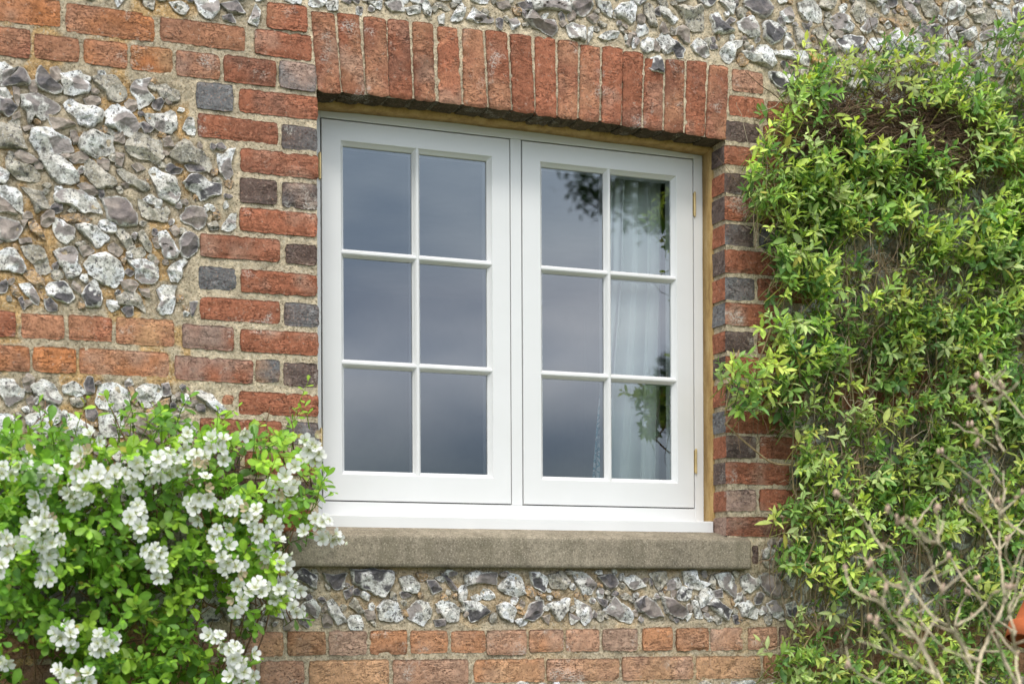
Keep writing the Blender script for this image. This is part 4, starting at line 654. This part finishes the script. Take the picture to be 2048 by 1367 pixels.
# blossom clusters: x, y (zoomed view of the photo), spread, number of flowers
CL = '''485 75 28 3;465 155 30 3;135 215 30 3;25 250 35 4;260 265 45 5;450 220 45 5;510 290 40 6;390 370 40 6;465 355 40 5;610 250 45 5;700 290 30 3;760 220 35 5;860 190 38 5;890 235 45 7;975 60 35 4;1040 180 48 8;1140 90 42 6;1285 40 10 1;1180 180 12 1;1640 90 30 5;1675 160 35 5;1560 215 8 1;1100 340 35 5;1055 440 38 6;1250 430 45 6;1340 480 40 5;1440 350 48 7;1520 290 25 3;1545 385 35 4;1350 560 40 5;1460 520 20 2;1150 620 42 8;1205 700 35 4;1410 660 35 5;1230 750 38 5;1480 740 35 5;1530 840 42 7;1440 900 38 5;1280 920 45 7;1370 870 28 4;1550 960 32 4;830 680 38 7;845 780 34 6;720 455 34 5;740 560 25 2;190 480 45 8;240 555 45 7;140 610 42 8;290 615 25 3;240 710 36 6;250 810 25 3;55 690 20 2;10 760 25 3;15 590 28 3;345 1110 38 8;550 1140 36 7;560 1190 28 4;1160 1120 30 5;1220 1190 25 4;1270 1240 40 7;1290 1320 42 8;350 1340 38 6;460 1350 30 4;1700 510 28 5;1745 600 34 6;1610 565 10 1;10 1250 14 2;220 350 20 2'''
PT = np.array([(0, 0, 0), (.25, -.16, .03), (.25, .16, .03), (.6, -.42, .07), (.6, 0, .02), (.6, .42, .07), (.9, -.36, .05), (.88, 0, .03), (.9, .36, .05), (1.0, -.16, .02), (.96, 0, .03), (1.0, .16, .02)])
PF = [np.array([(0, 1, 2)]), np.array([(1, 3, 4, 4), (4, 5, 2, 2)])]
PFT = np.array([(0, 1, 4), (0, 4, 2), (1, 3, 4), (2, 4, 5), (3, 6, 7), (3, 7, 4), (4, 7, 8), (4, 8, 5), (6, 9, 10), (6, 10, 7), (7, 10, 11), (7, 11, 8)])
def flower(acc, p, nrm, r):
    nrm = unit(nrm); a1 = unit(np.cross(nrm, [.3, .1, 1])); a2 = np.cross(nrm, a1); ph = rng.uniform(0, 6.28); cup = rng.uniform(.0, .75); wilt = rng.random() < .07; r = r * (.7 if wilt else 1); cup = 1.2 if wilt else cup
    for k_ in range(5):
        th = ph + k_ * 1.2566 + rng.normal(0, .07); e1 = a1 * math.cos(th) + a2 * math.sin(th); e2 = np.cross(nrm, e1); rr = r * rng.uniform(.88, 1.1)
        V = p + rr * (PT[:, :1] * e1 + PT[:, 1:2] * .95 * e2 + (PT[:, 2:] * 1.5 + cup * PT[:, :1] ** 1.5) * nrm); V = V + rng.normal(0, r * .02, V.shape)
        acc.add(V, PFT, np.where(PT[:, :1] < .3, np.array([[.62, .68, .42]]), np.array([[.62, .50, .34]]) if wilt else np.array([[.88, .885, .86]])) * rng.uniform(.95, 1.03))
    ctr = p + nrm * r * .12; tube(acc, [p, ctr, ctr + nrm * r * .06], [r * .13, r * .14, r * .04], 7, np.array((.50, .56, .20)))
    for k_ in range(9):
        th = rng.uniform(0, 6.28); q = ctr + (a1 * math.cos(th) + a2 * math.sin(th)) * r * .26 + nrm * r * rng.uniform(.12, .22); tube(acc, [ctr, q], [r * .012, r * .02], 3, np.array((.62, .55, .25)), False)
for it in CL.split(';'):
    x, y_, spd, n = map(float, it.split()); u, v = x / 2.644, y_ / 2.644 + 850; A = Acc(); s_ = spd / 2.644; base = rng.uniform(-.37, -.31) if 880 < v and u < 520 else rng.uniform(-.33, -.26); ctr = P(u, v, base)
    pts = []
    for _ in range(max(1, int(n * .82 + .5))):
        for tr_ in range(30):
            q = rng.normal(0, .72, 2) * s_
            if n < 2 or all(np.hypot(*(q - z_)) > 10.5 for z_ in pts): break
        pts.append(q); p = P(u + q[0], v + q[1], base + rng.uniform(-.02, .02)); nr = np.array([q[0] / max(s_, 1) * .6 + rng.normal(-.15, .3), -1.0, -q[1] / max(s_, 1) * .5 + rng.normal(.1, .3)]); flower(A, p, nr, rng.uniform(.0145, .0195))
        tube(A, [p, p * .5 + ctr * .5 + np.array([0, .012, 0]), ctr + np.array([0, .03, -.01])], [.0008, .0009, .001], 4, np.array((.25, .34, .08)), False)
    for _ in range(rng.integers(1, 6)):
        p = P(u + rng.normal(0, s_), v + rng.normal(0, s_), base); tube(A, [p - .003, p, p + np.array([.001, -.002, .005])], [.001, .0035, .001], 6, np.array((.75, .78, .6)))
    A.out('flower_cluster', PETAL, shr_)
# bare shrub in the foreground at lower right
bs = thing('bare_shrub', 'leafless pale twiggy shrub with pinkish buds in the foreground at lower right', 'shrub', (1.75, -1.55, 0)); BS = Acc(); BB = Acc(); YB = -1.55
def z7(x, y_): return (x / 3.723 + 1748, y_ / 3.723 + 1000)
def zj(x, y_): return (x / 2.566 + 1250, y_ / 2.566 + 850)
def z8(x, y_): return (x / 2.934 + 1350, y_ / 2.934 + 450)
BRN = [(z7, '930 -60 935 200 935 380 955 560 965 760 900 900 850 1030 790 1170 760 1400', 3.4, 8.5), (z7, '780 1190 690 1140 600 1000 560 940 460 880 340 740 260 620 190 500 130 370 60 320', 7, 3.6), (z7, '600 930 640 800 700 680', 5, 3), (z7, '1060 980 1020 960 920 890 830 790 720 650 650 560 570 430 480 320 370 280 300 160', 5, 2.6), (z7, '480 320 475 180 470 60', 3, 2.4), (z7, '500 660 440 520 400 380 330 290 250 200 180 150', 3.4, 2.4), (z7, '360 1050 440 900 470 780 500 660', 4, 3), (z7, '520 1400 480 1290 400 1160 340 1040 260 1010 180 940 110 840 50 750 0 680', 6, 2.6), (z7, '340 1040 200 880 130 780 100 640', 3.4, 2.4), (z7, '250 660 120 620 50 560 -30 460', 4, 2.6), (z7, '480 1310 330 1220 180 1120 60 980 20 900', 5, 2.6), (z7, '1020 960 1050 1100 1060 1250 1100 1400', 4.5, 6), (z7, '1050 1000 1010 780 1130 690', 4, 4), (z7, '935 380 830 200 760 100 650 0', 4, 2.6), (z7, '935 100 1040 10 1130 -70', 4, 2.6), (z7, '1140 250 980 160 935 100', 3.4, 3.4), (z7, '920 1000 960 1180 1050 1340 1100 1400', 4, 5), (z7, '620 930 800 810 880 700 1000 640', 4.5, 2.4), (z7, '300 640 420 520 560 420', 2.6, 2.4), (z7, '640 1100 700 1240 860 1400', 4, 3), (z7, '910 900 1000 700 1040 560 980 400 1000 280', 4, 3), (zj, '1330 640 1270 560 1190 440 1090 350', 4.5, 3), (zj, '1450 840 1350 800 1260 710', 4, 2.6), (zj, '1600 1300 1500 1100 1400 1020 1310 910 1230 880 1160 830 1130 730', 5.5, 2.6), (zj, '1500 1250 1350 1100 1260 990', 4, 2.6), (zj, '1350 1340 1250 1300 1130 1230', 4, 2.8), (zj, '1620 600 1560 600 1450 520 1350 440', 3.4, 2.4), (zj, '1610 600 1600 430', 2.6, 2.2), (zj, '1920 440 1850 330 1740 240 1620 140', 4, 2.6), (zj, '1930 300 1850 180 1810 90', 3, 2.2), (zj, '1905 0 1870 -60 1830 -130 1790 -190', 2.6, 2), (z8, '2060 1140 1960 1020 1880 930 1800 780', 3.6, 2.2), (z8, '1930 1330 1890 1230 1900 1080 1920 940', 3.6, 2.2), (z8, '1900 960 1780 880', 2.4, 1.8), (z8, '1890 1320 1800 1240 1730 1170', 2.4, 1.8), (zj, '1780 1250 1740 1130 1690 1040', 5, 4), (zj, '1590 1090 1500 980 1440 900', 3, 2.2), (zj, '1980 1260 1900 1100 1850 1000 1800 780', 4, 2.2), (zj, '1960 1000 2060 800 2100 700', 3.4, 3), (zj, '1920 640 2000 540 2100 420', 3.4, 2.8), (zj, '2048 560 1960 480 1915 380', 3, 2.6)]
for fn, s_, w0, w1 in BRN:
    a = np.array(list(map(float, s_.split()))).reshape(-1, 2); yb_ = YB + rng.uniform(-.22, .22); pts = [P(*fn(x, y_), yb_ + .04 * math.sin(i * 1.3)) for i, (x, y_) in enumerate(a)]; L_ = smoothline(pts, 5)
    sc = .00031; rad = np.linspace(w0, w1, len(L_)) * sc * 1.5; L_ = L_ + rng.normal(0, .0006, L_.shape); rad = rad * (1 + .12 * rng.normal(0, 1, len(rad))); tube(BS, L_, rad, 7, np.array((.52, .45, .31)) * rng.uniform(.8, 1.12))
    tip = L_[-1] if w1 < w0 else L_[0]; thin = min(w0, w1)
    if thin < 3.2:
        B1 = Acc()
        for q in range(3): o_ = tip + rng.normal(0, .0025, 3); tube(B1, [o_ - [0, 0, .006], o_, o_ + [0, 0, .006]], [.0018, rng.uniform(.0025, .0038), .001], 7, np.array((.52, .38, .29)))
        B1.out('bud', TWIG, bs)
    for _ in range(rng.integers(0, 3)):                     # side twigs
        i_ = rng.integers(1, len(L_) - 1); p0 = L_[i_]; dd = np.array([rng.normal(0, .6), rng.normal(0, .5), rng.uniform(.2, 1)]); dd = unit(dd) * rng.uniform(.05, .16); tube(BS, curve(p0, p0 + dd * .7, rng.normal(0, .003, 3), 6, .004), np.linspace(.0020, .0010, 6), 5, np.array((.50, .43, .30)))
    for i in range(3, len(L_) - 2, 4):
        if rng.random() < .25: o_ = L_[i]; d_ = rng.normal(0, 1, 3); d_[2] = abs(d_[2]); d_ = unit(d_); tube(BS, [o_, o_ + d_ * .006, o_ + d_ * .010], [.003, .003, .001], 6, np.array((.42, .31, .22)))
for zz_ in ((790, 1390), (1100, 1400), (520, 1400), (860, 1400)):
    t_ = P(*z7(*zz_), YB); b = np.array([1.74 + rng.normal(0, .03), YB + rng.normal(0, .03), 0]); tube(BS, smoothline(curve(t_, b, np.zeros(3), 8, .02), 3), np.linspace(.0045, .010, 22), 7, np.array((.36, .30, .21)))
BS.out('branches', TWIG, bs)
# upturned terracotta pot on a stake, just entering the picture on the right
pp_ = P(2092, 1290, -.75); pot = thing('upturned_pot', 'orange terracotta pot upturned on a stake at the right edge behind bare twigs', 'plant pot', (pp_[0], pp_[1], 0)); A = Acc()
prof = [(.098, 0), (.101, .002), (.102, .038), (.099, .041), (.090, .042), (.086, .08), (.078, .13), (.070, .172), (.064, .178), (.012, .179), (.012, .173), (.060, .171), (.082, .05), (.090, 0)]
th = np.arange(40) / 40 * 6.2832; tilt = .36
V = np.array([(r * math.cos(t), r * math.sin(t), z) for r, z in prof for t in th]); V = np.stack([V[:, 0] * math.cos(tilt) + V[:, 2] * math.sin(tilt), V[:, 1], V[:, 2] * math.cos(tilt) - V[:, 0] * math.sin(tilt)], 1) + pp_ + np.array([0, 0, -.005])
A.add(V, gridF(len(prof), 40, True)); A.out('pot_body', CLAY, pot)
A = Acc(); tube(A, [(pp_[0], pp_[1], 0), (pp_[0] + .012, pp_[1], pp_[2] + .1), (pp_[0] + .05, pp_[1], pp_[2] + .150)], .010, 8, np.array((.30, .22, .13))); A.out('stake', TWIG, pot)
# pine tree across the garden behind the camera; it shows only as a reflection in the right casement
W = P(1260, 400, .145); az = math.radians(29.5); base = np.array([W[0] + 13.5 * math.sin(az), -13.5 * math.cos(az), 0]); tree = thing('pine_tree', 'dark pine tree across the garden, seen reflected in the right casement', 'tree', tuple(base)); A = Acc(); B_ = Acc()
tube(A, [base, base + [.1, 0, 4], base + [0, .1, 8], base + [.1, 0, 11.8]], [.2, .17, .13, .03], 10, np.array((.14, .10, .07)))
O, Dd, Nn, Ln, Wd, Cu, Co = [], [], [], [], [], [], []
for _ in range(105):
    z = rng.uniform(5.7, 10.6) if _ < 94 else rng.uniform(3.3, 3.8); a = rng.uniform(0, 6.28); R_ = (1.4 if z > 5 else .45) * (1 - max(0, z - 7.8) / 4.5) * rng.uniform(.6, 1.08); b0 = base + [0, 0, z]; e_ = b0 + np.array([math.cos(a) * R_, math.sin(a) * R_, .15]); tube(A, curve(b0, e_, np.array([0, 0, -.08]), 5, .02), np.linspace(.04, .008, 5), 5, np.array((.14, .10, .07)))
    for q in np.linspace(.3, 1, 7):
        c = b0 * (1 - q) + e_ * q; m_ = 110; O.append(c + rng.normal(0, .13, (m_, 3))); Dd.append(rng.normal(0, 1, (m_, 3))); Nn.append(rng.normal(0, 1, (m_, 3))); Ln.append(rng.uniform(.08, .16, m_)); Wd.append(rng.uniform(.012, .022, m_)); Cu.append(np.zeros(m_)); Co.append(np.array((.04, .085, .03)) * rng.uniform(.6, 1.5, (m_, 1)))
leaves(B_, np.concatenate(O), np.concatenate(Dd), np.concatenate(Nn), np.concatenate(Ln), np.concatenate(Wd), np.concatenate(Cu), np.concatenate(Co), 'lance')
A.out('trunk', TWIG, tree); B_.out('crown', LEAFV, tree)
